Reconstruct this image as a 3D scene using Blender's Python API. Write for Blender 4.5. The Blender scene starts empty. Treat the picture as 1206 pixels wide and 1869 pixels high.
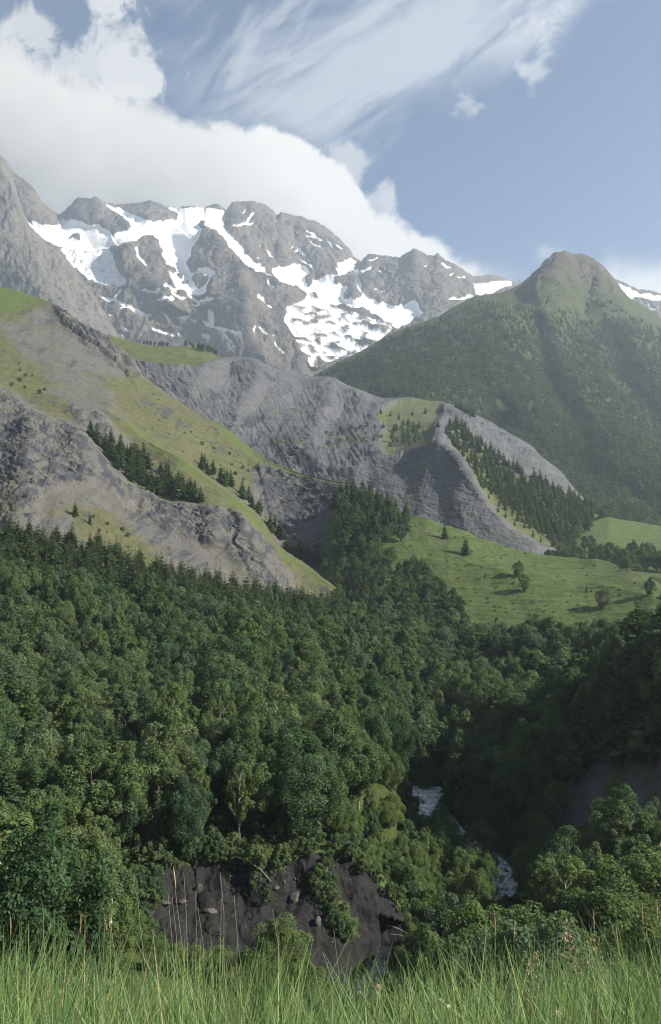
import bpy, math, random
import numpy as np
from mathutils import Vector, Matrix

random.seed(7)
RNG = np.random.default_rng(11)
scene = bpy.context.scene
COL = scene.collection

# ------------------------------------------------------------------ camera
F, CX, CY, PITCH = 1618.0, 603.0, 934.5, math.radians(3.0)      # photograph 1206 x 1869
cam_d = bpy.data.cameras.new('camera')
cam_d.sensor_fit = 'VERTICAL'; cam_d.sensor_height = 24.0; cam_d.lens = 24.0 * F / 1869.0
cam_d.clip_start = 0.1; cam_d.clip_end = 60000
cam = bpy.data.objects.new('camera', cam_d); COL.objects.link(cam)
cam.location = (0, 0, 0); cam.rotation_euler = (math.radians(90) + PITCH, 0, 0)
scene.camera = cam

def ray(px, py):
    """direction (per metre of forward distance) of a sight line"""
    px = np.asarray(px, float); py = np.asarray(py, float)
    x = (px - CX) / F; u = (CY - py) / F
    yw = math.cos(PITCH) - math.sin(PITCH) * u
    zw = math.sin(PITCH) + math.cos(PITCH) * u
    return x / yw, zw / yw
def at(px, py, Y):
    a, b = ray(px, py)
    return np.stack([a * Y, np.broadcast_to(Y, np.shape(a)) * 1.0, b * Y], -1)
def proj(P):
    P = np.asarray(P, float)
    f = P[..., 1] * math.cos(PITCH) + P[..., 2] * math.sin(PITCH)
    u = -P[..., 1] * math.sin(PITCH) + P[..., 2] * math.cos(PITCH)
    return CX + F * P[..., 0] / f, CY - F * u / f

# ------------------------------------------------------------------ light
SUN_AZ, SUN_EL = math.radians(104.0), math.radians(33.0)         # azimuth from +Y (view) towards +X
SUN = Vector((math.sin(SUN_AZ) * math.cos(SUN_EL), math.cos(SUN_AZ) * math.cos(SUN_EL), math.sin(SUN_EL)))
sd = bpy.data.lights.new('sun', 'SUN'); sd.energy = 5.0; sd.angle = math.radians(1.6); sd.color = (1.0, 0.91, 0.76)
so = bpy.data.objects.new('sun', sd); COL.objects.link(so)
so.rotation_euler = (-SUN).to_track_quat('-Z', 'Y').to_euler(); so.location = (900, 0, 600)

scene.view_settings.view_transform = 'Standard'; scene.view_settings.look = 'None'
scene.view_settings.exposure = 1.3; scene.view_settings.gamma = 1.0
scene.view_settings.use_curve_mapping = False
cy = scene.cycles
cy.use_denoising = True; cy.filter_width = 1.15
try: cy.denoiser = 'OPENIMAGEDENOISE'
except Exception: pass
cy.max_bounces = 6; cy.diffuse_bounces = 4; cy.transmission_bounces = 3; cy.glossy_bounces = 2
cy.transparent_max_bounces = 6; cy.volume_bounces = 1; cy.caustics_reflective = False; cy.caustics_refractive = False

# ------------------------------------------------------------------ node helper
class NT:
    def __init__(self, tree):
        self.t = tree; tree.nodes.clear()
    def n(self, typ, **kw):
        nd = self.t.nodes.new(typ)
        for k, v in kw.items():
            if k == 'ins':
                for i, val in v.items():
                    if isinstance(val, bpy.types.NodeSocket): self.t.links.new(val, nd.inputs[i])
                    elif val is not None: nd.inputs[i].default_value = val
            else: setattr(nd, k, v)
        return nd
    def link(self, a, b): self.t.links.new(a, b)
    def m(self, op, a, b=None, c=None, clamp=False):
        nd = self.n('ShaderNodeMath', operation=op, use_clamp=clamp)
        for i, v in enumerate((a, b, c)):
            if v is None: continue
            if isinstance(v, bpy.types.NodeSocket): self.t.links.new(v, nd.inputs[i])
            else: nd.inputs[i].default_value = v
        return nd.outputs[0]
    def mix(self, fac, a, b, typ='MIX'):
        nd = self.n('ShaderNodeMix', data_type='RGBA', blend_type=typ)
        for i, v in ((0, fac), (6, a), (7, b)):
            if isinstance(v, bpy.types.NodeSocket): self.t.links.new(v, nd.inputs[i])
            else: nd.inputs[i].default_value = v if i == 0 else (*v, 1.0) if len(v) == 3 else v
        return nd.outputs[2]
    def noise(self, vec, scale, detail=4, rough=0.55, dist=0.0, dim='3D'):
        nd = self.n('ShaderNodeTexNoise', noise_dimensions=dim)
        if vec is not None: self.t.links.new(vec, nd.inputs['Vector'])
        nd.inputs['Scale'].default_value = scale; nd.inputs['Detail'].default_value = detail
        nd.inputs['Roughness'].default_value = rough; nd.inputs['Distortion'].default_value = dist
        return nd.outputs[0]
    def ramp(self, fac, stops, interp='LINEAR'):
        nd = self.n('ShaderNodeValToRGB'); cr = nd.color_ramp; cr.interpolation = interp
        while len(cr.elements) > 1: cr.elements.remove(cr.elements[-1])
        cr.elements[0].position = stops[0][0]; cr.elements[0].color = (*stops[0][1], 1)
        for p, c in stops[1:]:
            e = cr.elements.new(p); e.color = (*c, 1)
        self.t.links.new(fac, nd.inputs[0]); return nd.outputs[0]
    def sstep(self, x, lo, hi):
        nd = self.n('ShaderNodeMapRange', interpolation_type='SMOOTHSTEP')
        self.t.links.new(x, nd.inputs[0])
        for i, v in ((1, lo), (2, hi)):
            if isinstance(v, bpy.types.NodeSocket): self.t.links.new(v, nd.inputs[i])
            else: nd.inputs[i].default_value = v
        return nd.outputs[0]
    def curve(self, x, pts, xr, yr):
        """float curve through pts=(x,y); x range xr, y range yr"""
        nd = self.n('ShaderNodeFloatCurve'); cm = nd.mapping; cm.use_clip = False
        c = cm.curves[0]
        f = lambda p: ((p[0] - xr[0]) / (xr[1] - xr[0]), (p[1] - yr[0]) / (yr[1] - yr[0]))
        c.points[0].location = f(pts[0]); c.points[1].location = f(pts[-1])
        for p in pts[1:-1]: c.points.new(*f(p))
        for p in c.points: p.handle_type = 'VECTOR'
        cm.update()
        t = self.m('MULTIPLY_ADD', x, 1.0 / (xr[1] - xr[0]), -xr[0] / (xr[1] - xr[0]), clamp=True)
        self.t.links.new(t, nd.inputs['Value'])
        return self.m('MULTIPLY_ADD', nd.outputs[0], yr[1] - yr[0], yr[0])

# ------------------------------------------------------------------ world: sky and clouds
def azel(px, py):
    a, b = ray(px, py)
    return (math.degrees(math.atan2(a, 1.0)), math.degrees(math.atan2(b, math.hypot(a, 1.0))))
def build_world():
    w = bpy.data.worlds.new('World'); scene.world = w; w.use_nodes = True
    N = NT(w.node_tree)
    out = N.n('ShaderNodeOutputWorld'); bg = N.n('ShaderNodeBackground')
    N.link(bg.outputs[0], out.inputs[0])
    bg.inputs[1].default_value = 0.05
    sky = N.n('ShaderNodeTexSky', sky_type='NISHITA', sun_disc=False)
    sky.sun_elevation = SUN_EL; sky.sun_rotation = SUN_AZ
    sky.altitude = 2600; sky.air_density = 0.95; sky.dust_density = 0.0; sky.ozone_density = 5.0
    tc = N.n('ShaderNodeTexCoord').outputs['Generated']
    sep = N.n('ShaderNodeSeparateXYZ', ins={0: tc})
    x, y, z = sep.outputs
    az = N.m('MULTIPLY', N.m('ARCTAN2', x, y), 57.29578)
    el = N.m('MULTIPLY', N.m('ARCSINE', z), 57.29578)
    n1 = N.noise(tc, 7.0, 8, 0.58, 0.3)          # broad billows
    n2 = N.noise(tc, 24.0, 8, 0.66, 0.5)          # small puffs
    n3 = N.noise(tc, 3.2, 3, 0.5)
    nb = N.m('ADD', N.m('MULTIPLY', N.m('SUBTRACT', n1, 0.5), 5.0), N.m('MULTIPLY', N.m('SUBTRACT', n2, 0.5), 4.6))
    # --- cloud bank lying on the range: upper edge as an elevation over azimuth
    edge = [(-700, 60), (-400, 120), (-150, 90), (-60, 60), (0, 62), (60, 85), (110, 120), (150, 150), (200, 160), (250, 165), (296, 175), (325, 205), (420, 222), (500, 232), (545, 256), (575, 290),
            (625, 318), (655, 350), (678, 390), (720, 404), (770, 415), (815, 440), (850, 468), (905, 502), (960, 512), (1000, 600),
            (1060, 600), (1082, 482), (1120, 470), (1206, 474), (1350, 470), (1700, 560)]
    pts = [azel(*p) for p in edge]
    pts = [(-180.0, pts[0][1])] + pts + [(60.0, 8.0), (110.0, 12.0), (180.0, pts[0][1])]  # unseen bank beside and behind the view, raised on the right for fill
    up = N.curve(az, pts, (-180, 180), (0, 50))
    d = N.m('SUBTRACT', up, el)                   # degrees below the upper edge
    soft = N.curve(az, [(-180, 1.5), (-21, 1.2), (-12, .9), (-8, .5), (0, .32), (3, .32), (8, .45), (10, 1.2), (12, 2.6), (15, 1.5), (22, 1.5), (180, 1.5)], (-180, 180), (0, 5))
    dn = N.m('ADD', d, N.m('MULTIPLY', nb, 0.55))
    bank = N.sstep(N.m('DIVIDE', dn, soft), -0.5, 1.2)
    # veil: right low cloud and the far end are thinner
    thick = N.curve(az, [(-180, .8), (-21, 1), (6, 1), (9.0, .97), (11, .6), (14, .5), (18, .85), (22, .8), (40, .6), (180, .8)], (-180, 180), (0, 1))
    bank = N.m('MULTIPLY', bank, thick)
    # --- high streaked cloud fanning out above the bank
    e2 = [(-700, 330), (-200, 300), (300, 240), (520, 260), (580, 305), (620, 325), (680, 310), (720, 265), (760, 205), (820, 188), (900, 160), (960, 148), (1000, 110), (1040, 70), (1062, 20), (1110, -10), (1160, -70), (1400, -250)]
    p2 = [azel(*p) for p in e2]
    p2 = [(-180.0, 22.0), (-70.0, 22.0)] + p2 + [(60.0, 50.0), (120.0, 40.0), (180.0, 22.0)]
    low = N.curve(az, p2, (-180, 180), (0, 60))
    d2 = N.m('SUBTRACT', el, low)
    # streak coordinates, turned so that streaks climb to the right
    rot = math.radians(24)
    uu = N.m('ADD', N.m('MULTIPLY', az, math.cos(rot)), N.m('MULTIPLY', el, math.sin(rot)))
    vv = N.m('SUBTRACT', N.m('MULTIPLY', el, math.cos(rot)), N.m('MULTIPLY', az, math.sin(rot)))
    vv = N.m('ADD', vv, N.m('MULTIPLY', N.m('SUBTRACT', n3, .5), 6.0))
    sv = N.n('ShaderNodeCombineXYZ', ins={0: N.m('MULTIPLY', uu, 0.045), 1: N.m('MULTIPLY', vv, 0.17), 2: 3.7}).outputs[0]
    s1 = N.noise(sv, 1.0, 7, 0.6, 0.9)
    sv2 = N.n('ShaderNodeCombineXYZ', ins={0: N.m('MULTIPLY', uu, 0.16), 1: N.m('MULTIPLY', vv, 0.5), 2: 8.1}).outputs[0]
    s2 = N.noise(sv2, 1.0, 6, 0.6, 1.2)
    st = N.m('ADD', N.m('MULTIPLY', s1, 0.72), N.m('MULTIPLY', s2, 0.28))
    cm = N.sstep(N.m('ADD', d2, N.m('MULTIPLY', nb, 0.5)), -0.8, 2.4)
    fade = N.m('SUBTRACT', 1.0, N.sstep(el, 36.0, 62.0))
    base = N.m('MULTIPLY_ADD', N.sstep(st, 0.40, 0.58), 0.88, .05)
    rim = N.m('MULTIPLY', N.sstep(N.m('ADD', d2, N.m('MULTIPLY', nb, .9)), 6.0, 0.3), N.sstep(n2, .42, .62))
    cir = N.m('MULTIPLY', N.m('MULTIPLY', N.m('MAXIMUM', base, N.m('MULTIPLY', rim, .55)), cm), fade)
    leftgap = N.curve(az, [(-180, 1), (-60, .9), (-24, .35), (-17, .12), (-11.5, .18), (-9, .8), (-6, 1), (180, 1)], (-180, 180), (0, 1))  # streaks made denser behind the view, added as unseen fill light
    cir = N.m('MULTIPLY', cir, leftgap)
    # --- torn puffs
    puff = None
    for (px, py, r, k) in ((72, 78, 2.0, .75), (212, 8, 1.9, .85), (200, -40, 1.8, .8), (238, 55, 1.7, .75), (205, 85, 1.7, .8), (262, 105, 1.6, .85), (222, 130, 2.4, .9), (165, 120, 1.7, .8), (280, 150, 1.7, .9), (110, 110, 1.4, .7), (655, 288, 1.2, .6), (714, 357, .5, .7), (985, 62, 1.5, .7), (1010, 40, 1.2, .5), (975, 130, 1.0, .5), (690, 388, .9, .6), (845, 172, .8, .4), (1015, 470, 1.0, .4)):
        a0, e0 = azel(px, py)
        da = N.m('SUBTRACT', az, a0); de = N.m('SUBTRACT', el, e0)
        q = N.m('SQRT', N.m('ADD', N.m('MULTIPLY', da, da), N.m('MULTIPLY', de, de)))
        q = N.m('MULTIPLY', N.sstep(N.m('SUBTRACT', r, N.m('ADD', q, N.m('MULTIPLY', nb, -1.5))), -0.2, 1.1), k)
        puff = q if puff is None else N.m('MAXIMUM', puff, q)
    # --- colours (radiance before the background strength)
    t = N.sstep(N.m('ADD', d, N.m('MULTIPLY', nb, 0.7)), 10.5, 0.5)     # 1 near the sunny upper edge, 0 deep inside
    tl = N.curve(az, [(-180, .5), (-40, .3), (-21, .12), (-12, .16), (-6, .40), (-2, .8), (2, 1), (180, 1)], (-180, 180), (0, 1))  # unseen cloud behind the view brightened to add fill light
    bright = N.m('ADD', N.m('ADD', N.m('MULTIPLY', t, 0.75), N.m('MULTIPLY', tl, 0.35)), N.m('MULTIPLY', N.m('SUBTRACT', n1, .5), .85), clamp=True)
    K = 1.0
    ccol = N.ramp(bright, [(0.0, (2.8, 2.85, 2.85)), (0.30, (4.7, 4.65, 4.45)), (0.65, (7.0, 6.9, 6.5)), (1.0, (9.0, 8.8, 8.3))])
    skyc = sky.outputs[0]
    c = N.mix(N.m('MULTIPLY', cir, .85), skyc, (5.6, 5.9, 6.3))
    c = N.mix(puff, c, (7.4, 7.4, 7.2))
    c = N.mix(bank, c, ccol)
    N.link(c, bg.inputs[0])
build_world()

# ------------------------------------------------------------------ numpy noise
_P = np.random.default_rng(5).permutation(256).astype(np.int32); _P = np.concatenate([_P, _P])
_G = np.random.default_rng(6).normal(size=(256, 3)).astype(np.float32); _G /= np.linalg.norm(_G, axis=1, keepdims=True)
def gnoise(p):
    p = np.asarray(p, np.float32); i = np.floor(p).astype(np.int32); f = p - i; i &= 255
    u = f * f * f * (f * (f * 6 - 15) + 10)
    r = 0
    for dx in (0, 1):
        wx = u[..., 0] if dx else 1 - u[..., 0]
        a = _P[(i[..., 0] + dx) & 255]
        for dy in (0, 1):
            wy = u[..., 1] if dy else 1 - u[..., 1]
            b = _P[(a + i[..., 1] + dy) & 255]
            for dz in (0, 1):
                wz = u[..., 2] if dz else 1 - u[..., 2]
                g = _G[_P[(b + i[..., 2] + dz) & 255]]
                r = r + wx * wy * wz * (g[..., 0] * (f[..., 0] - dx) + g[..., 1] * (f[..., 1] - dy) + g[..., 2] * (f[..., 2] - dz))
    return r * 1.5
def fbm(p, octv=4, gain=0.5, lac=2.03):
    p = np.asarray(p, np.float32); a, s, t = 1.0, 0, 0
    for k in range(octv):
        s = s + a * gnoise(p + 17.3 * k); t += a; a *= gain; p = p * lac
    return s / t
def ridged(p, octv=4, gain=0.5, lac=2.03):
    p = np.asarray(p, np.float32); a, s, t = 1.0, 0, 0
    for k in range(octv):
        s = s + a * (1 - 2 * np.abs(gnoise(p + 9.1 * k))); t += a; a *= gain; p = p * lac
    return s / t
def smooth(x, a, b):
    t = np.clip((x - a) / (b - a), 0, 1); return t * t * (3 - 2 * t)
def pip(px, py, poly):
    """points inside polygon"""
    ins = np.zeros(px.shape, bool); n = len(poly)
    xs = [p[0] for p in poly]; ys = [p[1] for p in poly]
    sel = (px > min(xs)) & (px < max(xs)) & (py > min(ys)) & (py < max(ys))
    if not sel.any(): return ins
    x, y = px[sel], py[sel]; r = np.zeros(x.shape, bool)
    for i in range(n):
        x1, y1 = poly[i]; x2, y2 = poly[(i + 1) % n]
        if y1 == y2: continue
        c = ((y1 > y) != (y2 > y)) & (x < (x2 - x1) * (y - y1) / (y2 - y1) + x1)
        r ^= c
    ins[sel] = r
    return ins
def polydist(px, py, pl):
    """distance to a polyline and the side (+ right of travel when going down)"""
    best = np.full(px.shape, 1e9); side = np.zeros(px.shape)
    for (x1, y1), (x2, y2) in zip(pl[:-1], pl[1:]):
        dx, dy = x2 - x1, y2 - y1; L2 = dx * dx + dy * dy
        t = np.clip(((px - x1) * dx + (py - y1) * dy) / L2, 0, 1)
        qx, qy = px - x1 - t * dx, py - y1 - t * dy
        d = np.hypot(qx, qy); m = d < best
        best = np.where(m, d, best); side = np.where(m, np.sign(dy * (px - x1) - dx * (py - y1)), side)
    return best, side

# ------------------------------------------------------------------ mesh helpers
def np_mesh(name, V, faces, smooth_shade=True):
    """faces: (n,k) int array"""
    me = bpy.data.meshes.new(name)
    V = np.asarray(V, np.float32); faces = np.asarray(faces, np.int32)
    n, k = faces.shape
    me.vertices.add(len(V)); me.vertices.foreach_set('co', V.ravel())
    me.loops.add(n * k); me.loops.foreach_set('vertex_index', faces.ravel())
    me.polygons.add(n); me.polygons.foreach_set('loop_start', np.arange(0, n * k, k, dtype=np.int32))
    me.polygons.foreach_set('loop_total', np.full(n, k, np.int32))
    me.polygons.foreach_set('use_smooth', np.full(n, smooth_shade, bool))
    me.update(calc_edges=True)
    return me
def color_attr(me, name, arr):
    a = me.color_attributes.new(name, 'FLOAT_COLOR', 'POINT')
    arr = np.asarray(arr, np.float32)
    if arr.shape[1] == 3: arr = np.concatenate([arr, np.ones((len(arr), 1), np.float32)], 1)
    a.data.foreach_set('color', arr.ravel())
def link(name, me, mat=None, parent=None, **props):
    o = bpy.data.objects.new(name, me); COL.objects.link(o)
    if mat is not None and me is not None and len(me.materials) == 0: me.materials.append(mat)
    if parent is not None: o.parent = parent
    for k, v in props.items(): o[k] = v
    return o
def grid_faces(nr, nc):
    i = np.arange((nr - 1) * nc).reshape(nr - 1, nc)[:, :-1].ravel()
    return np.stack([i, i + 1, i + nc + 1, i + nc], 1)

# ------------------------------------------------------------------ terrain materials
def terrain_mat(name, rockA, rockB, grassA, grassB, snow=(0.86, 0.88, 0.92), dark=(0.05, 0.05, 0.06), s=1.0, bump=1.0, strata=0.0, bump_d=None):
    """cov.r grass, cov.g snow or sun-painted turf, cov.b dark rock or soil; s = size of the main mottling in metres"""
    m = bpy.data.materials.new(name); m.use_nodes = True; N = NT(m.node_tree)
    out = N.n('ShaderNodeOutputMaterial'); p = N.n('ShaderNodeBsdfPrincipled'); N.link(p.outputs[0], out.inputs[0])
    p.inputs['Roughness'].default_value = 0.92; p.inputs['Specular IOR Level'].default_value = 0.15
    pos = N.n('ShaderNodeNewGeometry').outputs['Position']
    at_ = N.n('ShaderNodeAttribute', attribute_name='cov')
    sp = N.n('ShaderNodeSeparateColor', ins={0: at_.outputs['Color']})
    na = N.noise(pos, 1.0 / s, 6, 0.65, 0.4); nb_ = N.noise(pos, 4.3 / s, 5, 0.65); nc_ = N.noise(pos, 17.0 / s, 3, 0.6)
    f = N.m('ADD', N.m('MULTIPLY', na, .55), N.m('MULTIPLY', nb_, .45))
    rock = N.mix(N.sstep(f, .36, .64), rockA, rockB)
    if strata:
        mp = N.n('ShaderNodeMapping', ins={0: pos}); mp.inputs['Rotation'].default_value = (0.5, 0.35, 0.3); mp.inputs['Scale'].default_value = (.12, .25, 1.6)
        sn = N.noise(mp.outputs[0], 2.4 / s, 5, 0.6, .6)
        rock = N.mix(N.m('MULTIPLY', N.sstep(sn, .42, .62), strata), rock, tuple(min(.6, c * 1.5) for c in rockB))
    rock = N.mix(N.m('MULTIPLY', N.sstep(nc_, .50, .68), .55), rock, tuple(c * .5 for c in rockA))
    rock = N.mix(N.m('MULTIPLY', N.sstep(nc_, .46, .32), .35), rock, tuple(min(.6, c * 1.45) for c in rockB))
    g = N.mix(N.sstep(na, .35, .65), grassA, grassB)
    g = N.mix(N.m('MULTIPLY', N.sstep(nc_, .5, .75), .35), g, tuple(c * .55 for c in grassA))
    ga = N.sstep(N.m('ADD', N.m('ADD', sp.outputs[0], N.m('MULTIPLY', N.m('SUBTRACT', nb_, .5), 1.1)), N.m('ADD', N.m('MULTIPLY', N.m('SUBTRACT', na, .5), .8), N.m('MULTIPLY', N.m('SUBTRACT', nc_, .5), .5))), .36, .64)
    c = N.mix(ga, rock, g)
    da = N.sstep(N.m('ADD', sp.outputs[2], N.m('MULTIPLY', N.m('SUBTRACT', nb_, .5), .8)), .35, .65)
    c = N.mix(da, c, dark)
    sa = N.sstep(N.m('ADD', sp.outputs[1], N.m('MULTIPLY', N.m('SUBTRACT', nb_, .5), .5)), .32, .68)
    c = N.mix(sa, c, snow)
    N.link(c, p.inputs['Base Color'])
    b = N.n('ShaderNodeBump'); b.inputs['Strength'].default_value = bump
    b.inputs['Distance'].default_value = bump_d if bump_d else s * .25
    h = N.m('ADD', N.m('MULTIPLY', nb_, .6), N.m('MULTIPLY', nc_, .3))
    h = N.m('MULTIPLY', h, N.m('SUBTRACT', 1.0, N.m('MULTIPLY', sa, .85)))
    N.link(h, b.inputs['Height']); N.link(b.outputs[0], p.inputs['Normal'])
    return m

# ------------------------------------------------------------------ a sheet of terrain
class Layer:
    """Terrain sheet lofted through rows of surveyed points (px, py, forward distance). Each point is a real place."""
    def __init__(self, name, rows, p0, p1, step, vstep, ridges=(), disp=None, cover=None, mat=None, back=(300, .7), drop=60, jag=0., jag_s=7., Yfun=None):
        self.rows = rows; self.ridges = ridges; self.Yfun = Yfun
        xs = np.arange(max(p0, -60), min(p1, 1266) + .01, step)
        if p0 < -60: xs = np.concatenate([np.arange(p0, -60, step * 4), xs])
        if p1 > 1266: xs = np.concatenate([xs, np.arange(1266 + step * 4, p1 + 1, step * 4)])
        self.xs = xs; nc = len(xs)
        K = [(np.interp(xs, [q[0] for q in r], [q[1] for q in r]), np.interp(xs, [q[0] for q in r], [q[2] for q in r])) for r in rows]
        def sm_(a, w):
            k = max(1, int(w / step)) | 1
            return np.convolve(np.pad(a, k // 2, 'edge'), np.ones(k) / k, 'valid')
        K = [(k[0] if i == 0 else sm_(k[0], 9), sm_(k[1], 25)) for i, k in enumerate(K)]
        if jag:
            jq = np.stack([xs / jag_s, xs * 0 + 3.3, xs * 0], -1)
            jv = jag * (ridged(jq, 4, .6) - .15)
        self.K = K
        top, bot = K[0][0], K[-1][0]
        nr = int(max(2, np.max(bot - top) / vstep)) + 1
        t = np.linspace(0, 1, nr)[:, None]
        PX = np.broadcast_to(xs, (nr, nc)); PY = top + t * (bot - top)
        Y = self.depth(PX, PY)
        if jag: PY = PY - jv * np.exp(-(PY - top) / 9.)
        P = at(PX, PY, Y)
        # back slope
        nb = 14; bd, bs = back
        k = np.linspace(1, 0, nb + 1)[:-1, None]
        B = np.stack([np.broadcast_to(P[0, :, 0], (nb, nc)), P[0, :, 1] + bd * k ** 1.5, P[0, :, 2] - bd * bs * k ** 1.5], -1)
        S = P[-1:].copy(); S[..., 2] -= drop
        P = np.concatenate([B, P, S]); self.nb = nb
        PX = np.concatenate([np.broadcast_to(xs, (nb, nc)), PX, PX[-1:]]); PY = np.concatenate([np.broadcast_to(PY[0], (nb, nc)), PY, PY[-1:]])
        du = np.gradient(P, axis=1); dv = np.gradient(P, axis=0)
        Nn = np.cross(dv, du); Nn /= np.linalg.norm(Nn, axis=-1, keepdims=True) + 1e-9
        Nn[Nn[..., 1] > 0.2] *= 1
        sgn = np.sign(Nn[..., 2:3]); sgn[sgn == 0] = 1; Nn = Nn * sgn
        if disp is not None:
            d = disp(P, PX, PY, Nn); P = P + Nn * d[..., None]
        self.P = P; self.PX = PX; self.PY = PY
        du = np.gradient(P, axis=1); dv = np.gradient(P, axis=0)
        N2 = np.cross(dv, du); N2 /= np.linalg.norm(N2, axis=-1, keepdims=True) + 1e-9
        N2 = N2 * np.where(N2[..., 2:3] < 0, -1, 1)
        R, C = P.shape[:2]
        me = np_mesh(name, P.reshape(-1, 3), grid_faces(R, C)[:, ::-1])
        if cover is not None: color_attr(me, 'cov', np.clip(cover(P, PX, PY, N2), 0, 1).reshape(-1, 3))
        self.obj = link(name, me, mat, kind='structure')
    def depth(self, PX, PY):
        K = [(np.interp(PX, self.xs, k[0]), np.interp(PX, self.xs, k[1])) for k in self.K]
        Y = K[0][1].copy()
        for (a, ya), (b, yb) in zip(K[:-1], K[1:]):
            t = np.clip((PY - a) / np.maximum(b - a, .01), 0, 1)
            Y = np.where(PY >= a, ya + (yb - ya) * t, Y)
        for pl, amp, wl, wr in self.ridges:
            d, s = polydist(PX, PY, pl)
            w = np.where(s > 0, wr, wl)
            Y = Y - amp * np.clip(1 - d / w, 0, 1)
        if self.Yfun is not None: Y = Y + self.Yfun(PX, PY)
        return Y
    def place(self, px, py):
        """3-D points on the displaced sheet nearest to sight lines"""
        px = np.asarray(px, float); py = np.asarray(py, float)
        c = np.clip(np.interp(px, self.xs, np.arange(len(self.xs))), 0, len(self.xs) - 1.001)
        top = np.interp(px, self.xs, self.K[0][0]); bot = np.interp(px, self.xs, self.K[-1][0])
        nr = self.P.shape[0] - self.nb - 1
        r = np.clip((py - top) / (bot - top), 0, .999) * (nr - 1) + self.nb
        r0 = r.astype(int); c0 = c.astype(int); fr = (r - r0)[:, None]; fc = (c - c0)[:, None]
        P = self.P
        return (P[r0, c0] * (1 - fr) + P[r0 + 1, c0] * fr) * (1 - fc) + (P[r0, c0 + 1] * (1 - fr) + P[r0 + 1, c0 + 1] * fr) * fc

def blur(a, r):
    """soften a mask on its grid"""
    k = 2 * r + 1
    for _ in range(2):
        for ax in (0, 1):
            p = np.pad(a, [(r + 1, r) if i == ax else (0, 0) for i in (0, 1)], 'edge'); c = np.cumsum(p, axis=ax)
            a = (np.take(c, range(k, c.shape[ax]), axis=ax) - np.take(c, range(0, c.shape[ax] - k), axis=ax)) / k
    return a
def W(PX, PY, s, amp, seed=0.):
    """wandering offset used to fray drawn borders"""
    q = np.stack([PX / s, PY / s, np.full(PX.shape, seed)], -1)
    return PX + amp * fbm(q, 4), PY + amp * fbm(q + 31.7, 4)

# ---- base ground reaching past every hill
gx = np.linspace(-3550, 2950, 61); gy = np.linspace(-280, 7500, 61)
GX, GY = np.meshgrid(gx, gy)
GP = np.stack([GX, GY, -128 + 6 * fbm(np.stack([GX / 700, GY / 700, GX * 0], -1), 3)], -1)
ground_mat = terrain_mat('ground_soil', (.16, .15, .13), (.12, .11, .09), (.07, .10, .035), (.10, .12, .04), s=60)
gme = np_mesh('ground', GP.reshape(-1, 3), grid_faces(61, 61)); color_attr(gme, 'cov', np.tile([[.7, 0, 0]], (len(gme.vertices), 1)))
link('ground', gme, ground_mat, kind='structure')

# ---- snow mountain
SNOW = [
 [(42,395),(55,408),(85,415),(110,413),(112,400),(150,408),(180,415),(205,430),(225,428),(243,415),(215,392),(189,372),(215,380),(245,395),(280,408),(300,405),(325,405),(328,395),(318,387),(300,378),(340,388),(372,392),(400,380),(409,390),(405,415),(430,440),(452,470),(475,490),(502,517),(485,507),(470,502),(455,489),(435,474),(420,457),(405,438),(392,427),(386,418),(372,417),(362,440),(348,458),(352,472),(342,488),(360,492),(390,495),(397,505),(385,518),(377,530),(380,540),(365,543),(345,538),(325,532),(312,510),(303,490),(295,472),(298,462),(290,448),(285,437),(262,432),(250,443),(225,448),(200,457),(150,458),(105,452),(82,440),(55,415)],
 [(298,374),(340,380),(380,378),(410,384),(405,412),(385,405),(360,395),(335,388)],
 [(490,496),(512,492),(542,484),(569,497),(554,507),(559,524),(574,544),(599,559),(640,575),(600,570),(575,560),(560,545),(545,530),(532,524),(509,519),(500,509)],
 [(572,514),(606,507),(611,519),(636,529),(626,547),(659,552),(700,556),(700,574),(649,560),(599,558),(562,529)],
 [(600,552),(637,557),(662,540),(682,552),(719,559),(762,554),(764,564),(774,579),(739,600),(725,606),(707,589),(675,572),(637,564)],
 [(514,578),(540,590),(572,607),(548,616),(528,610),(518,594)],
 [(858,520),(875,520),(905,517),(932,513),(936,519),(890,545),(874,545)],
 [(810,552),(840,545),(866,538),(866,544),(840,556)],
 [(625,475),(655,476),(640,490),(625,505),(612,510),(610,498)],
 [(645,490),(655,500),(662,540),(655,540),(648,515)],
 [(1118,516),(1145,524),(1166,536),(1170,548),(1140,545),(1126,530)], [(1165,538),(1180,536),(1206,541),(1206,550),(1185,552)],
 [(242,455),(250,472),(262,490),(272,500),(268,488),(256,470),(248,455)], [(298,520),(310,526),(322,534),(310,532)],
]
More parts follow.
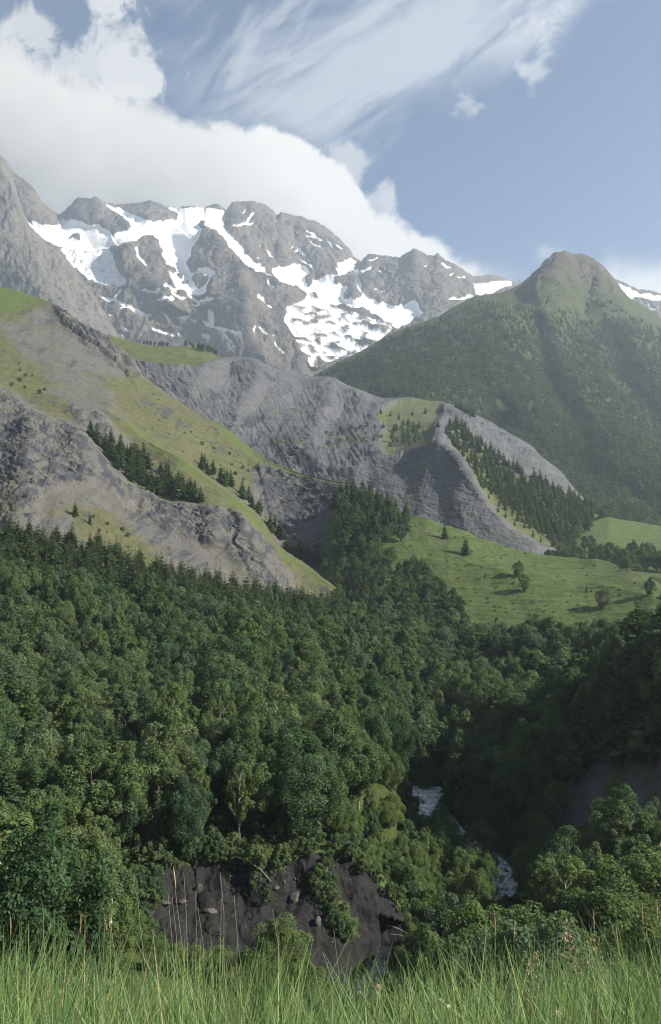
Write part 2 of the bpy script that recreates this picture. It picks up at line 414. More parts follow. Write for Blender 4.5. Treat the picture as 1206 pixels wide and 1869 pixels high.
STRIPS = [([(190,546),(210,550),(232,562),(259,577),(277,580)],3.2),([(222,533),(212,545)],2.5),([(264,532),(291,534)],2.4),([(299,525),(321,534)],2.6),([(294,547),(319,551)],2.4),([(314,540),(325,543),(331,547)],2.6),([(339,540),(350,547),(364,555)],2.4),([(364,556),(378,549),(393,552)],2.8),([(344,560),(369,562)],2.6),([(388,572),(391,590)],4),([(372,590),(390,598),(412,603),(440,612)],3.0),([(347,585),(361,590)],2.4),([(375,618),(385,612),(383,628)],3.0),([(279,602),(304,612),(316,618)],2.4),([(472,604),(480,612),(499,619)],3.0),([(499,632),(517,647)],1.6),([(472,542),(480,552),(492,567)],2.6),([(487,517),(495,530)],1.8),([(532,665),(545,650)],2.2),([(205,580),(230,566)],1.3),([(204,580),(217,592)],1.5),([(460,600),(462,620)],1.4),([(230,607),(246,609)],1.6),([(222,616),(232,624)],1.6),([(325,618),(331,621)],2.2),([(408,607),(420,625),(432,640)],1.2),
  ([(440,395),(452,383)],1.6),([(446,410),(462,395)],1.6),([(425,420),(445,412),(460,412)],1.5),([(560,425),(580,435),(584,445)],1.6),([(568,445),(583,455)],1.8),([(560,437),(575,436)],1.6),([(595,442),(606,455)],1.4),([(610,448),(625,460)],1.4),([(535,465),(547,458),(560,475)],1.3),([(545,478),(570,490)],1.5),([(484,460),(498,475)],1.5),([(672,475),(690,472)],1.7),([(663,500),(680,495)],3.0),([(690,497),(698,505)],1.6),([(682,532),(692,532)],2.0),([(800,480),(822,492)],2.0),([(817,504),(823,505)],2.2),([(830,512),(848,508)],1.4),([(770,492),(778,490)],1.3),([(695,540),(706,535)],1.4)]
ROCKIN = [[(305,488),(316,486),(322,498),(310,502)],[(322,500),(334,502),(332,512),(323,510)],[(332,514),(346,513),(343,521),(333,520)],[(345,488),(365,492),(362,500),(346,500)],[(353,505),(372,502),(388,512),(372,520),(362,530),(352,522)],[(128,428),(150,428),(146,438),(130,438)],[(362,414),(374,402),(378,412),(370,422)],[(268,440),(280,440),(300,460),(292,470),(278,462)],[(250,450),(262,445),(276,470),(270,490),(258,472)]]
crestM = [(-400,330,5600),(-100,300,5600),(0,285,5500),(10,295,5500),(25,317,5500),(45,332,5500),(62,347,5500),(75,370,5500),(95,387,5550),(109,394,5600),(118,388,5600),(124,380,5550),(142,362,5500),(164,365,5500),(174,360,5500),(189,371,5600),(214,375,5700),(249,373,5650),(274,368,5650),(298,377,5700),(319,383,5800),(339,377,5800),(372,381,5800),(384,377,5800),(396,374,5800),(406,380,5800),(412,386,5750),(425,372,5700),(442,370,5700),(462,369,5700),(482,375,5700),(497,385,5700),(504,397,5720),(512,390,5700),(534,395,5700),(549,397,5700),(559,402,5700),(574,405,5680),(589,413,5660),(606,427,5620),(624,442,5600),(631,452,5600),(639,457,5600),(644,471,5600),(651,474,5600),(659,478,5600),(671,466,5500),(699,469,5450),(729,472,5400),(745,462,5400),(757,455,5400),(774,465,5400),(791,470,5400),(799,464,5400),(811,476,5400),(834,487,5400),(849,497,5400),(864,507,5500),(876,506,5600),(897,504,5700),(915,508,5700),(930,514,5700),(944,518,5600),(1000,560,5500),(1060,545,5300),(1118,511,5200),(1145,520,5200),(1166,531,5200),(1180,531,5200),(1206,537,5200),(1500,600,5200)]
rowsM = [crestM,
 [(-400,450,5100),(42,430,5150),(150,435,5150),(230,432,5100),(300,428,5180),(345,425,5150),(400,436,5150),(480,498,5050),(560,508,5080),(640,535,5000),(700,556,4900),(770,560,4900),(850,548,4950),(935,530,5250),(1000,600,4900),(1500,660,4900)],
 [(-400,570,4700),(100,540,4650),(235,520,4700),(330,535,4650),(420,560,4500),(550,600,4480),(700,615,4450),(850,600,4500),(1500,700,4400)],
 [(-400,780,3900),(1500,780,3900)]]
ridgesM = [([(388,421),(400,440),(410,465),(428,478),(442,510),(448,545),(450,585),(455,610),(470,650)],230,75,70),
 ([(498,515),(520,545),(538,585),(548,620),(553,665)],150,70,26),
 ([(237,454),(250,478),(272,508),(292,535),(310,560)],150,45,45), ([(227,453),(222,480),(228,505)],60,20,25),
 ([(285,440),(300,470),(312,505),(330,540)],60,40,20),
 ([(515,391),(505,430),(515,470)],90,35,30), ([(560,402),(575,440),(590,480)],70,40,40), ([(462,369),(455,410),(470,460)],80,50,40), ([(640,458),(620,480),(605,505)],60,25,30),
 ([(757,455),(765,500),(785,560)],110,70,60), ([(799,464),(810,510),(805,550)],50,25,30), ([(672,466),(665,500),(650,545)],70,25,40),
 ([(166,365),(180,390),(200,425)],60,40,18), ([(45,332),(65,380),(100,412)],70,40,20), ([(275,369),(290,385),(310,402)],60,50,20),
 ([(390,560),(400,600),(420,650)],60,40,40), ([(232,560),(260,600),(290,650)],60,50,50), ([(700,590),(680,620)],50,30,20)]
def snow_mask(PX, PY):
    wx, wy = W(PX, PY, 14., 7.); s = np.zeros(PX.shape)
    for pl in SNOW: s = np.maximum(s, pip(wx, wy, pl) * 1.0)
    for pl, w in STRIPS:
        d, _ = polydist(wx, wy, pl); s = np.maximum(s, smooth(d, w * 1.5, w * .6))
    q = np.stack([(PX + PY * .5) / 22., (PY - PX * .25) / 8., PX * 0 + 2.2], -1)
    lower = pip(PX, PY, [(516,570),(560,545),(640,572),(705,590),(722,606),(650,655),(560,672),(548,640),(535,610)])
    s = np.maximum(s, lower * (.30 + .46 * smooth(fbm(q, 4, .5), -.25, .2)))
    ice = pip(wx, wy, [(107,455),(150,459),(205,458),(212,470),(216,490),(232,512),(236,520),(215,527),(190,522),(165,516),(140,497),(120,474)])
    q2 = np.stack([PX / 7., PY / 4., PX * 0 + 5.2], -1)
    s = np.maximum(s, ice * (.42 + .45 * smooth(fbm(q2, 4, .6), -.25, .2)))
    for pl in ROCKIN: s = np.where(pip(wx, wy, pl), 0, s)
    # ledge snow on the high walls
    q3 = np.stack([(PX + .5 * PY) / 9., (PY - .2 * PX) / 4.0, PX * 0 + 9.], -1)
    k = fbm(q3, 4, .65)
    dens = np.zeros(PX.shape)
    for pl, dv in (([(405,400),(500,440),(620,460),(655,478),(660,520),(600,520),(560,490),(480,500),(440,455)], .17), ([(405,368),(500,380),(640,455),(640,470),(500,450),(420,420)], .30), ([(655,465),(760,455),(860,500),(860,540),(700,560),(655,540)], .33), ([(112,398),(140,360),(245,410),(240,430),(200,430)], .27), ([(215,370),(300,372),(328,400),(300,408),(250,395)], .22), ([(0,290),(60,340),(112,405),(90,415),(40,390)], .26), ([(390,425),(510,515),(555,600),(545,640),(460,560)], .27), ([(180,530),(560,660),(560,690),(180,690)], .33), ([(1110,510),(1300,540),(1300,620),(1110,600)], .12), ([(850,495),(945,515),(930,540),(860,530)], .2)):
        dens = np.maximum(dens, pip(PX, PY, pl) * (k > dv + .05) * .95)
    return np.maximum(s, dens)
def disp_snowmt(P, PX, PY, N):
    wp = P + 40 * np.stack([fbm(P / 220., 3), fbm(P / 220. + 9, 3), fbm(P / 220. + 19, 3)], -1)
    r = 34 * ridged(wp / np.array([190, 230, 420.]), 4, .6) + 17 * ridged(wp / np.array([48, 60, 120.]), 4, .62) + 4 * fbm(P / 14., 2)
    sm = blur(snow_mask(PX, PY), 2)
    r = r * (1 - .9 * sm) + sm * (6 * fbm(P / 160., 3) - 6)
    crest = smooth(PY - np.interp(PX, [q[0] for q in crestM], [q[1] for q in crestM]), 0, 26)
    return r * (.12 + .88 * crest)
def cover_snowmt(P, PX, PY, N):
    c = np.zeros(PX.shape + (3,)); c[..., 1] = blur(snow_mask(PX, PY), 1)
    c[..., 2] = smooth(fbm(P / np.array([180, 240, 320.]), 4), -.15, .3) * .62
    return c
m_snow = terrain_mat('alpine_rock', (.082, .072, .064), (.145, .125, .106), (.08, .1, .04), (.1, .1, .05), snow=(.74, .755, .78), dark=(.060, .056, .054), s=70, bump=.9, bump_d=14)
SNOWMT = Layer('mountain', rowsM, -400, 1500, 1.6, 1.5, ridgesM, disp_snowmt, cover_snowmt, m_snow, back=(1500, .8), drop=600, jag=4.5, jag_s=8.)

# ---- sheer rock wall at the left
crestW = [(-400,190,4300),(-120,215,4100),(-30,262,4000),(0,285,3950),(10,305,3930),(25,335,3900),(35,372,3870),(42,394,3850),(55,417,3820),(82,442,3780),(104,454,3740),(119,471,3700),(137,494,3660),(160,522,3600),(185,562,3540),(215,612,3470),(250,664,3400),(285,705,3330)]
rowsW = [crestW, [(-400,500,3500),(0,500,3500),(60,520,3480),(120,560,3440),(180,620,3400),(240,690,3340),(285,710,3310)], [(-400,760,3000),(0,760,3000),(285,760,3150)]]
m_wall = terrain_mat('pale_rock', (.105, .101, .095), (.165, .156, .140), (.08, .1, .04), (.1, .1, .05), dark=(.12, .12, .12), s=45, bump=.9, bump_d=10)
def disp_wall(P, PX, PY, N):
    cr = smooth(PY - np.interp(PX, [q[0] for q in crestW], [q[1] for q in crestW]), 0, 30)
    return (26 * ridged(P / np.array([150, 200, 420.]), 4, .6) + 13 * ridged(P / np.array([36, 50, 110.]), 4, .62)) * (.15 + .85 * cr)
def cover_wall(P, PX, PY, N):
    c = np.zeros(PX.shape + (3,)); c[..., 2] = smooth(fbm(P / 200., 3), .0, .5) * .6 + .25 * smooth(PY, 560, 420)
    c[..., 0] = smooth(PY, 600, 700) * .30
    return c
Layer('rock_face', rowsW, -400, 285, 1.8, 1.8, [([(20,330),(60,470),(100,560),(140,640)], 90, 70, 60)], disp_wall, cover_wall, m_wall, back=(700, .9), drop=600)

# ---- wooded mountain with the bare summit
crestG = [(440,770,2250),(520,715,2300),(575,685,2350),(620,660,2400),(662,639,2450),(699,617,2500),(727,603,2550),(754,594,2580),(799,579,2620),(831,559,2660),(869,541,2700),(918,533,2750),(944,522,2800),(968,507,2860),(983,492,2900),(998,474,2950),(1015,462,2980),(1030,458,3000),(1045,466,3000),(1062,467,3000),(1083,474,2980),(1101,489,2960),(1116,507,2940),(1133,530,2900),(1148,546,2880),(1175,560,2860),(1206,582,2820),(1500,690,2700)]
rowsG = [crestG,
 [(440,775,2200),(620,690,2250),(760,640,2300),(900,590,2420),(1030,565,2560),(1150,600,2560),(1206,630,2500),(1500,740,2400)],
 [(440,800,1900),(620,760,1900),(760,760,1850),(900,800,1750),(1050,860,1600),(1206,900,1500),(1500,950,1450)],
 [(440,900,1600),(700,900,1500),(900,940,1400),(1100,1000,1200),(1500,1060,1150)]]
ridgesG = [([(944,520),(905,570),(860,620),(815,680),(780,740),(770,800)], 190, 260, 130), ([(1030,458),(1010,500),(1000,540)], 90, 60, 70), ([(1095,482),(1090,520),(1100,560)], 60, 40, 50),
 ([(1060,560),(1090,640),(1140,700),(1206,770),(1300,840)], -90, 70, 60), ([(1020,600),(1040,680),(1080,760),(1120,840)], 60, 60, 70), ([(930,640),(950,720),(990,800)], 60, 60, 60), ([(900,760),(960,800),(1040,860),(1206,930)], -50, 40, 40), ([(985,600),(1000,680),(1050,770),(1090,850)], -45, 30, 26), ([(1150,600),(1180,680),(1240,760)], 60, 50, 40), ([(1085,620),(1120,720),(1180,830)], 50, 40, 36)]
def disp_green(P, PX, PY, N):
    cr = smooth(PY - np.interp(PX, [q[0] for q in crestG], [q[1] for q in crestG]), 0, 40)
    rk = smooth(PY, 600, 520) * smooth(PX, 930, 985)
    return (26 * fbm(P / 210., 4) + 14 * ridged(P / 150., 4, .55)) * (.1 + .9 * cr) + rk * (.25 + .75 * cr) * (26 * ridged(P / np.array([80, 90, 130.]), 4, .6) + 9 * ridged(P / 24., 4, .6))
def cover_green(P, PX, PY, N):
    c = np.zeros(PX.shape + (3,))
    rk = smooth(PY + 50 * fbm(P / 110., 4), 575, 500) * smooth(PX, 915, 975)
    c[..., 0] = .95 - .68 * rk - .25 * smooth(fbm(P / 50., 4), .2, .4)
    c[..., 2] = rk * smooth(fbm(P / 60., 4), -.1, .3) * .55
    return c
m_green = terrain_mat('mountain_turf', (.058, .052, .042), (.092, .083, .066), (.040, .053, .024), (.062, .070, .030), dark=(.045, .042, .038), s=34, bump=.7, bump_d=6)
GREEN = Layer('wooded_mountain', rowsG, 440, 1500, 2.2, 2.2, ridgesG, disp_green, cover_green, m_green, back=(900, .6), drop=200)

# ---- gullied badland ridge with the grassy alp and the grey spur
crestB = [(-100,590,1350),(150,605,1340),(200,612,1340),(235,622,1350),(262,630,1350),(300,633,1360),(343,632,1380),(375,640,1390),(406,652,1400),(433,651,1430),(466,655,1450),(481,663,1450),(516,676,1470),(552,685,1480),(575,688,1490),(598,688,1490),(612,691,1490),(632,703,1480),(655,711,1460),(678,722,1440),(700,728,1420),(751,726,1400),(784,732,1380),(818,737,1360),(859,754,1320),(896,771,1290),(933,793,1260),(967,812,1230),(993,838,1210),(1023,860,1190),(1049,894,1160),(1080,925,1120),(1110,950,1100),(1140,985,1060)]
rowsB = [crestB,
 [(-100,640,1280),(240,660,1270),(262,664,1265),(330,672,1270),(380,664,1300),(410,660,1370),(466,664,1400),(552,695,1440),(632,712,1440),(700,742,1330),(784,760,1270),(860,775,1270),(967,828,1180),(1049,905,1110),(1140,988,1050)],
 [(-100,690,1250),(240,690,1245),(470,800,1180),(540,820,1120),(600,862,1000),(640,862,980),(690,842,985),(740,838,975),(790,813,955),(800,811,950),(830,836,918),(850,870,890),(870,900,865),(900,940,840),(930,970,820),(985,1003,795),(1060,990,900),(1140,1000,960)],
 [(-100,760,1150),(240,760,1150),(470,880,1050),(600,940,900),(700,985,850),(800,1010,820),(900,1020,790),(985,1030,770),(1060,1030,800),(1140,1030,900)]]
ridgesB = [([(478,663),(468,695),(450,730),(430,760)], 24, 50, 26), ([(376,668),(362,690),(345,720)], 10, 30, 20), ([(606,692),(600,730),(585,770),(565,800)], 26, 60, 30), ([(665,714),(655,745),(640,780)], 14, 24, 20),
 ([(800,811),(782,850),(770,900),(765,950)], 6, 60, 34), ([(720,840),(712,880),(725,930)], 4, 40, 36), ([(850,870),(838,910),(850,960)], 5, 30, 24), ([(650,865),(640,900)], 5, 30, 24),
 ([(822,742),(850,790),(880,830)], 20, 20, 50)]
def strata(P, n, th, ln=9.):
    """broken rock beds: thin across n, long along the beds"""
    n = np.array(n, float); n /= np.linalg.norm(n); t = np.cross(n, [0, 1, 0.]); t /= np.linalg.norm(t); b = np.cross(n, t)
    w = P + th * 1.3 * fbm(P / (th * 5), 3)[..., None]
    return ridged(np.stack([w @ n / th, w @ t / (th * ln), w @ b / (th * ln)], -1), 4, .62)
def gully(PX, PY, ang, s, seed, st=3.5, warp=6):
    c, sn = math.cos(ang), math.sin(ang)
    u = PX * c - PY * sn; v = PX * sn + PY * c
    u = u + warp * fbm(np.stack([PX / 40., PY / 40., PX * 0 + seed], -1), 3)
    return ridged(np.stack([u / s, v / (s * st), PX * 0 + seed], -1), 4, .6)
def grassB_mask(P, PX, PY):
    wx, wy = W(PX, PY, 22., 9., 3.); g = np.zeros(PX.shape)
    g = np.maximum(g, pip(wx, wy, [(150,590),(262,625),(343,625),(400,645),(408,656),(385,664),(362,668),(330,672),(290,670),(255,664),(150,660)]) * .98)
    g = np.maximum(g, pip(wx, wy, [(690,760),(720,735),(760,728),(818,738),(812,760),(795,790),(800,812),(770,822),(730,838),(690,836),(700,800)]) * .62)
    g = np.maximum(g, pip(wx, wy, [(808,815),(830,790),(900,850),(960,880),(1049,900),(1140,960),(1140,1030),(985,1000),(930,965),(900,935),(870,895),(850,868),(828,832)]) * .68)
    g = np.maximum(g, pip(wx, wy, [(480,805),(520,795),(560,815),(650,808),(700,800),(690,822),(640,830),(590,830),(520,830)]) * .42)
    g = np.maximum(g, pip(wx, wy, [(495,762),(540,758),(542,764),(500,768)]) * .55)
    return blur(g, 5)
def bad_mask(P, PX, PY): return 1 - smooth(grassB_mask(P, PX, PY), .3, .7)
def disp_bad(P, PX, PY, N):
    b = bad_mask(P, PX, PY); top = np.interp(PX, [q[0] for q in crestB], [q[1] for q in crestB])
    cr = .15 + .85 * smooth(PY - top, 0, 14)
    g1 = gully(PX, PY, .45, 26, 1.) * smooth(PX, 720, 640) + gully(PX, PY, -.25, 22, 2.) * smooth(PX, 640, 720)
    face = pip(PX, PY, [(600,868),(640,860),(690,841),(740,837),(800,809),(860,885),(1000,1010),(900,1040),(600,1000)]) * 1.0
    face = blur(face, 6)
    g2 = gully(PX, PY, .5, 9, 5., 5, 8) * smooth(PX, 720, 640) + gully(PX, PY, -.3, 8, 6., 5, 8) * smooth(PX, 640, 720)
    return cr * (b * ((7.0 * ridged((P + 30 * fbm(P / 110., 3)[..., None]) / np.array([80, 110, 110.]), 4, .42) + 1.0 * g1 * (.4 + smooth(fbm(P / 90., 3), -.3, .4)) + 2.4 * g2) * (1 - .72 * face) * (1 - .5 * smooth(PX, 860, 900)) + 1.0 * ridged(P / 26., 5, .6) + 1.2 * strata(P, (.9, .1, -.42), 8.) * (1 - .5 * face) * (.3 + 1.2 * smooth(fbm(P / 60., 3), -.1, .3)) + 1.3 * strata(P, (.5, .2, .85), 4.) * (.3 + .7 * face) + .5 * fbm(P / 4., 3, .6)) + (1 - b) * 4 * fbm(P / 50., 4))
def cover_bad(P, PX, PY, N):
    c = np.zeros(PX.shape + (3,)); b = bad_mask(P, PX, PY)
    c[..., 0] = grassB_mask(P, PX, PY) + .46 * b * smooth(fbm(P / 50., 5, .6), .02, .4)
    c[..., 2] = b * (.65 * smooth(fbm((P + 25 * fbm(P / 80., 3)[..., None]) / np.array([30, 60, 90.]), 5, .6), -.05, .35))
    return c
m_bad = terrain_mat('slate_badland', (.064, .069, .080), (.106, .108, .114), (.062, .082, .029), (.098, .106, .043), dark=(.045, .048, .058), s=18, bump=.9, bump_d=2.5, strata=.3)
BAD = Layer('ridge', rowsB, -100, 1140, 1.7, 1.5, ridgesB, disp_bad, cover_bad, m_bad, back=(350, .6), drop=150)

# ---- left hill: big slope, arete, grassy rib and grey scree
crestL = [(-400,470,1000),(-100,512,1040),(0,523,1050),(30,530,1040),(60,541,1030),(80,547,1020),(109,560,1000),(133,580,990),(149,593,980),(166,600,970),(186,610,965),(206,629,958),(226,643,950),(239,653,945),(252,679,935),(282,702,920),(315,727,905),(365,757,885),(409,779,865),(446,809,840),(479,836,800),(516,852,775),(549,864,755),(589,873,735),(625,882,715),(650,890,700)]
rowsL = [crestL,
 [(-400,520,900),(0,575,930),(60,572,960),(100,590,950),(160,640,920),(226,690,890),(300,735,870),(400,790,840),(470,846,785),(516,866,765),(560,880,745),(650,898,695)],
 [(-400,640,800),(0,686,760),(199,743,730),(332,834,700),(400,884,690),(466,934,680),(512,1000,660),(582,1046,640),(650,1094,600)],
 [(-400,650,740),(0,700,700),(199,749,672),(232,775,664),(265,802,655),(332,840,632),(400,890,612),(466,940,592),(512,1007,577),(582,1053,562),(650,1100,552)],
 [(-400,765,640),(0,765,612),(90,778,602),(150,803,596),(200,852,588),(250,892,582),(290,908,578),(400,928,574),(440,948,570),(480,988,565),(512,1028,559),(582,1090,550),(650,1110,545)],
 [(-400,1060,430),(0,1020,425),(100,1020,430),(200,1050,440),(330,1090,460),(450,1110,480),(520,1120,500),(600,1135,530),(650,1140,540)]]
ridgesL = [([(60,780),(50,830),(40,900),(30,950)], 10, 40, 40), ([(140,800),(170,860),(220,920)], 6, 40, 30), ([(440,950),(455,990),(480,1040)], 7, 30, 24), ([(380,930),(390,980)], 6, 30, 30), ([(150,620),(240,720),(330,800)], 14, 60, 60)]
def grassL_mask(P, PX, PY):
    wx, wy = W(PX, PY, 26., 12., 6.); g = np.zeros(PX.shape)
    g = np.maximum(g, pip(wx, wy, [(-400,450),(0,515),(90,545),(60,560),(30,580),(-400,600)]) * .95)
    g = np.maximum(g, pip(wx, wy, [(-400,600),(0,610),(30,640),(60,670),(90,720),(150,760),(120,770),(60,735),(0,705),(-400,680)]) * .58)
    g = np.maximum(g, pip(wx, wy, [(190,690),(260,690),(300,720),(400,775),(446,805),(482,836),(470,850),(455,880),(430,905),(360,862),(300,815),(240,770)]) * .60)
    g = np.maximum(g, pip(wx, wy, [(300,715),(400,774),(446,804),(485,838),(440,820),(380,775)]) * .75)
    g = np.maximum(g, pip(wx, wy, [(340,830),(430,800),(470,850),(450,890),(400,880)]) * .60)
    g = np.maximum(g, pip(wx, wy, [(195,742),(232,772),(332,838),(400,888),(466,938),(512,1006),(582,1052),(650,1096),(620,1110),(560,1075),(505,1025),(470,975),(430,940),(380,925),(290,908),(250,890),(210,850),(235,840),(280,850),(330,880),(290,840),(220,790)]) * .66)
    g = np.maximum(g, pip(wx, wy, [(130,935),(190,925),(260,990),(300,1040),(200,1060),(140,1000)]) * .44)
    g = np.maximum(g, pip(wx, wy, [(0,860),(40,870),(60,940),(0,960)]) * .5)
    d, _ = polydist(PX, PY, [(479,838),(516,854),(549,866),(589,875),(625,884)])
    st = gully(PX, PY, -.85, 13, 11., 6, 14); g = blur(g, 6)
    g = g * np.clip(.80 + .55 * st + .5 * fbm(P / 16., 4, .6), .25, 1.25)
    return np.maximum(g, smooth(d, 7, 2) * .7)
def rough_mask(PX, PY):
    wx, wy = W(PX, PY, 30., 14., 4.); r = np.zeros(PX.shape)
    r = np.maximum(r, pip(wx, wy, [(-400,700),(0,700),(60,750),(110,770),(160,800),(230,880),(300,920),(420,930),(480,985),(540,1060),(480,1080),(400,1000),(280,960),(180,880),(80,900),(60,960),(0,970),(-400,960)]))
    r = np.maximum(r, pip(wx, wy, [(85,545),(133,578),(190,608),(245,655),(255,685),(230,690),(170,650),(110,600)]))
    r = np.maximum(r, pip(wx, wy, [(120,740),(190,760),(220,800),(200,810),(140,780)]))
    return blur(r, 5)
def disp_left(P, PX, PY, N):
    top = np.interp(PX, [q[0] for q in crestL], [q[1] for q in crestL]); cr = .2 + .8 * smooth(PY - top, 0, 12)
    R = rough_mask(PX, PY); g = grassL_mask(P, PX, PY)
    gl = gully(PX, PY, -.85, 24, 3., 5, 16) * (.35 + smooth(fbm(P / 60., 3), -.3, .4)) + .4 * gully(PX, PY, -.9, 9, 5., 7, 12)
    wall = pip(PX, PY, [(470,850),(630,885),(640,1000),(560,1000),(490,940)])
    d = R * (3.6 * ridged((P + 8 * fbm(P / 20., 2)[..., None]) / np.array([14, 18, 26.]), 5, .65) + 2.0 * strata(P, (.45, .1, .88), 4.2) + .8 * ridged(P / 3., 3, .65)) + (1 - R) * (.5 * gl + 2.4 * fbm(P / 40., 4) + .5 * fbm(P / 5., 3)) + wall * 3.5 * ridged(P / 16., 4, .6)
    hook = pip(PX, PY, [(85,545),(133,575),(190,605),(250,655),(258,690),(235,690),(180,640),(120,600)])
    d = d + hook * 6 * gully(PX, PY, .55, 12, 7., 4, 3)
    return cr * d
def cover_left(P, PX, PY, N):
    c = np.zeros(PX.shape + (3,)); R = rough_mask(PX, PY)
    c[..., 0] = grassL_mask(P, PX, PY) + .24 * (1 - R) * (.75 + 1.0 * smooth(fbm(P / 35., 4), -.2, .4) + .6 * gully(PX, PY, -.85, 10, 21., 8, 10))
    fr = np.zeros(PX.shape); wx, wy = W(PX, PY, 20., 10., 9.)  # fresh turf on plateau and crests, sunlit brightness put into its green
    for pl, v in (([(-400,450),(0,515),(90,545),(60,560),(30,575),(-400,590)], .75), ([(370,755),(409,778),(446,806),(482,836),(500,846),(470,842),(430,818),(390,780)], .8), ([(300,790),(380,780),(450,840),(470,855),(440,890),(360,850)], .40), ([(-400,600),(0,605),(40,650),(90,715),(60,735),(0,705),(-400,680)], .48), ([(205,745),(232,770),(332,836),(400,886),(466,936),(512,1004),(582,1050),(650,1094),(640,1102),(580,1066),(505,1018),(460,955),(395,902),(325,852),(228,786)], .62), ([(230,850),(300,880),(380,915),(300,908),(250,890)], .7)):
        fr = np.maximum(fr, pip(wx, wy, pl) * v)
    d_, _ = polydist(PX, PY, [(470,834),(500,848),(516,853),(549,865),(589,874),(628,884)]); fr = np.maximum(fr, smooth(d_, 6, 3) * .9)  # thin sunlit line on the arete, painted as brighter green
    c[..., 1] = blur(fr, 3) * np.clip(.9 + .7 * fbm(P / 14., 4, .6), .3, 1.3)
    wall = pip(PX, PY, [(455,852),(630,885),(640,1010),(560,1010),(480,930)])
    c[..., 0] *= 1 - wall * smooth(PY - np.interp(PX, [q[0] for q in crestL], [q[1] for q in crestL]), 5, 9)
    c[..., 2] = R * (.30 + .5 * smooth(fbm(P / np.array([9, 14, 20.]), 5, .65), -.15, .3)) + wall * .45 + (1 - R) * (.55 * smooth(gully(PX, PY, -.85, 17, 13., 6, 14), .25, .75) * smooth(fbm(P / 40., 3), -.1, .3) + .55 * smooth(fbm(P / 12., 4, .65), .18, .4)) + .2 * smooth(fbm(P / 25., 4), .1, .5)
    return c
m_left = terrain_mat('scree', (.086, .088, .088), (.132, .126, .112), (.070, .080, .036), (.108, .106, .056), snow=(.072, .100, .028), dark=(.052, .057, .067), s=9, bump=1.0, bump_d=1.3)  # here the snow colour slot holds the turf green with painted sunlight
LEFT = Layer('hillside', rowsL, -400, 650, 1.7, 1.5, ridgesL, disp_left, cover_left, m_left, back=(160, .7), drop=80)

# ---- far meadow on the right
m_mead = terrain_mat('meadow_turf', (.095, .09, .07), (.12, .112, .09), (.048, .078, .024), (.080, .104, .034), dark=(.036, .056, .020), s=9, bump=1., bump_d=1.0)
def cover_all_grass(P, PX, PY, N):
    c = np.zeros(PX.shape + (3,)); c[..., 0] = .95; return c
FARM = Layer('far_meadow', [[(920,1020,880),(980,1004,900),(1030,975,930),(1060,956,960),(1110,944,990),(1160,952,1000),(1206,960,1000),(1500,965,980)], [(920,1040,760),(990,1040,740),(1206,1055,700),(1500,1070,680)]], 920, 1500, 3, 3,
             disp=lambda P, PX, PY, N: 1.5 * fbm(P / 40., 3), cover=cover_all_grass, mat=m_mead, back=(150, .5), drop=80)

# ---- meadow hill
crestH = [(520,1110,640),(560,1065,650),(588,1000,665),(605,920,685),(630,894,690),(700,915,675),(747,939,660),(780,944,655),(807,957,650),(844,969,645),(881,984,640),(937,1000,630),(993,1012,620),(1060,1019,610),(1085,1020,600),(1110,1027,590),(1150,1040,560),(1190,1056,540),(1300,1120,480),(1500,1150,470)]
rowsH = [crestH, [(520,1130,600),(560,1100,600),(600,1060,590),(700,1020,590),(820,1010,590),(930,1045,560),(1060,1060,545),(1190,1085,500),(1300,1135,460),(1500,1160,460)],
 [(520,1190,560),(600,1190,500),(700,1200,468),(850,1200,452),(1000,1195,445),(1130,1190,440),(1206,1185,430),(1300,1190,425),(1500,1190,420)]]
def disp_mead(P, PX, PY, N):
    return 1.1 * fbm(P / np.array([38, 38, 2.6]), 4, .6) + 3.0 * fbm(P / 55., 4) + .35 * fbm(P / 5., 3)
def cover_mead(P, PX, PY, N):
    c = np.zeros(PX.shape + (3,)); c[..., 0] = .95
    wx, wy = W(PX, PY, 24., 12., 5.)
    c[..., 0] -= .34 * pip(wx, wy, [(760,965),(800,970),(830,990),(790,1000)]) + .36 * pip(wx, wy, [(1090,1020),(1190,1048),(1206,1075),(1150,1060)])
    c[..., 2] = .65 * smooth(fbm(P / np.array([34, 34, 1.8]), 4, .6), .0, .35) + .40 * smooth(fbm(P / 18., 4), .08, .4)
    return c
MEAD = Layer('meadow', rowsH, 520, 1500, 2.2, 1.4, [([(780,944),(860,1000),(930,1060),(1000,1120)], 5, 90, 90)], disp_mead, cover_mead, m_mead, back=(120, .35), drop=40)

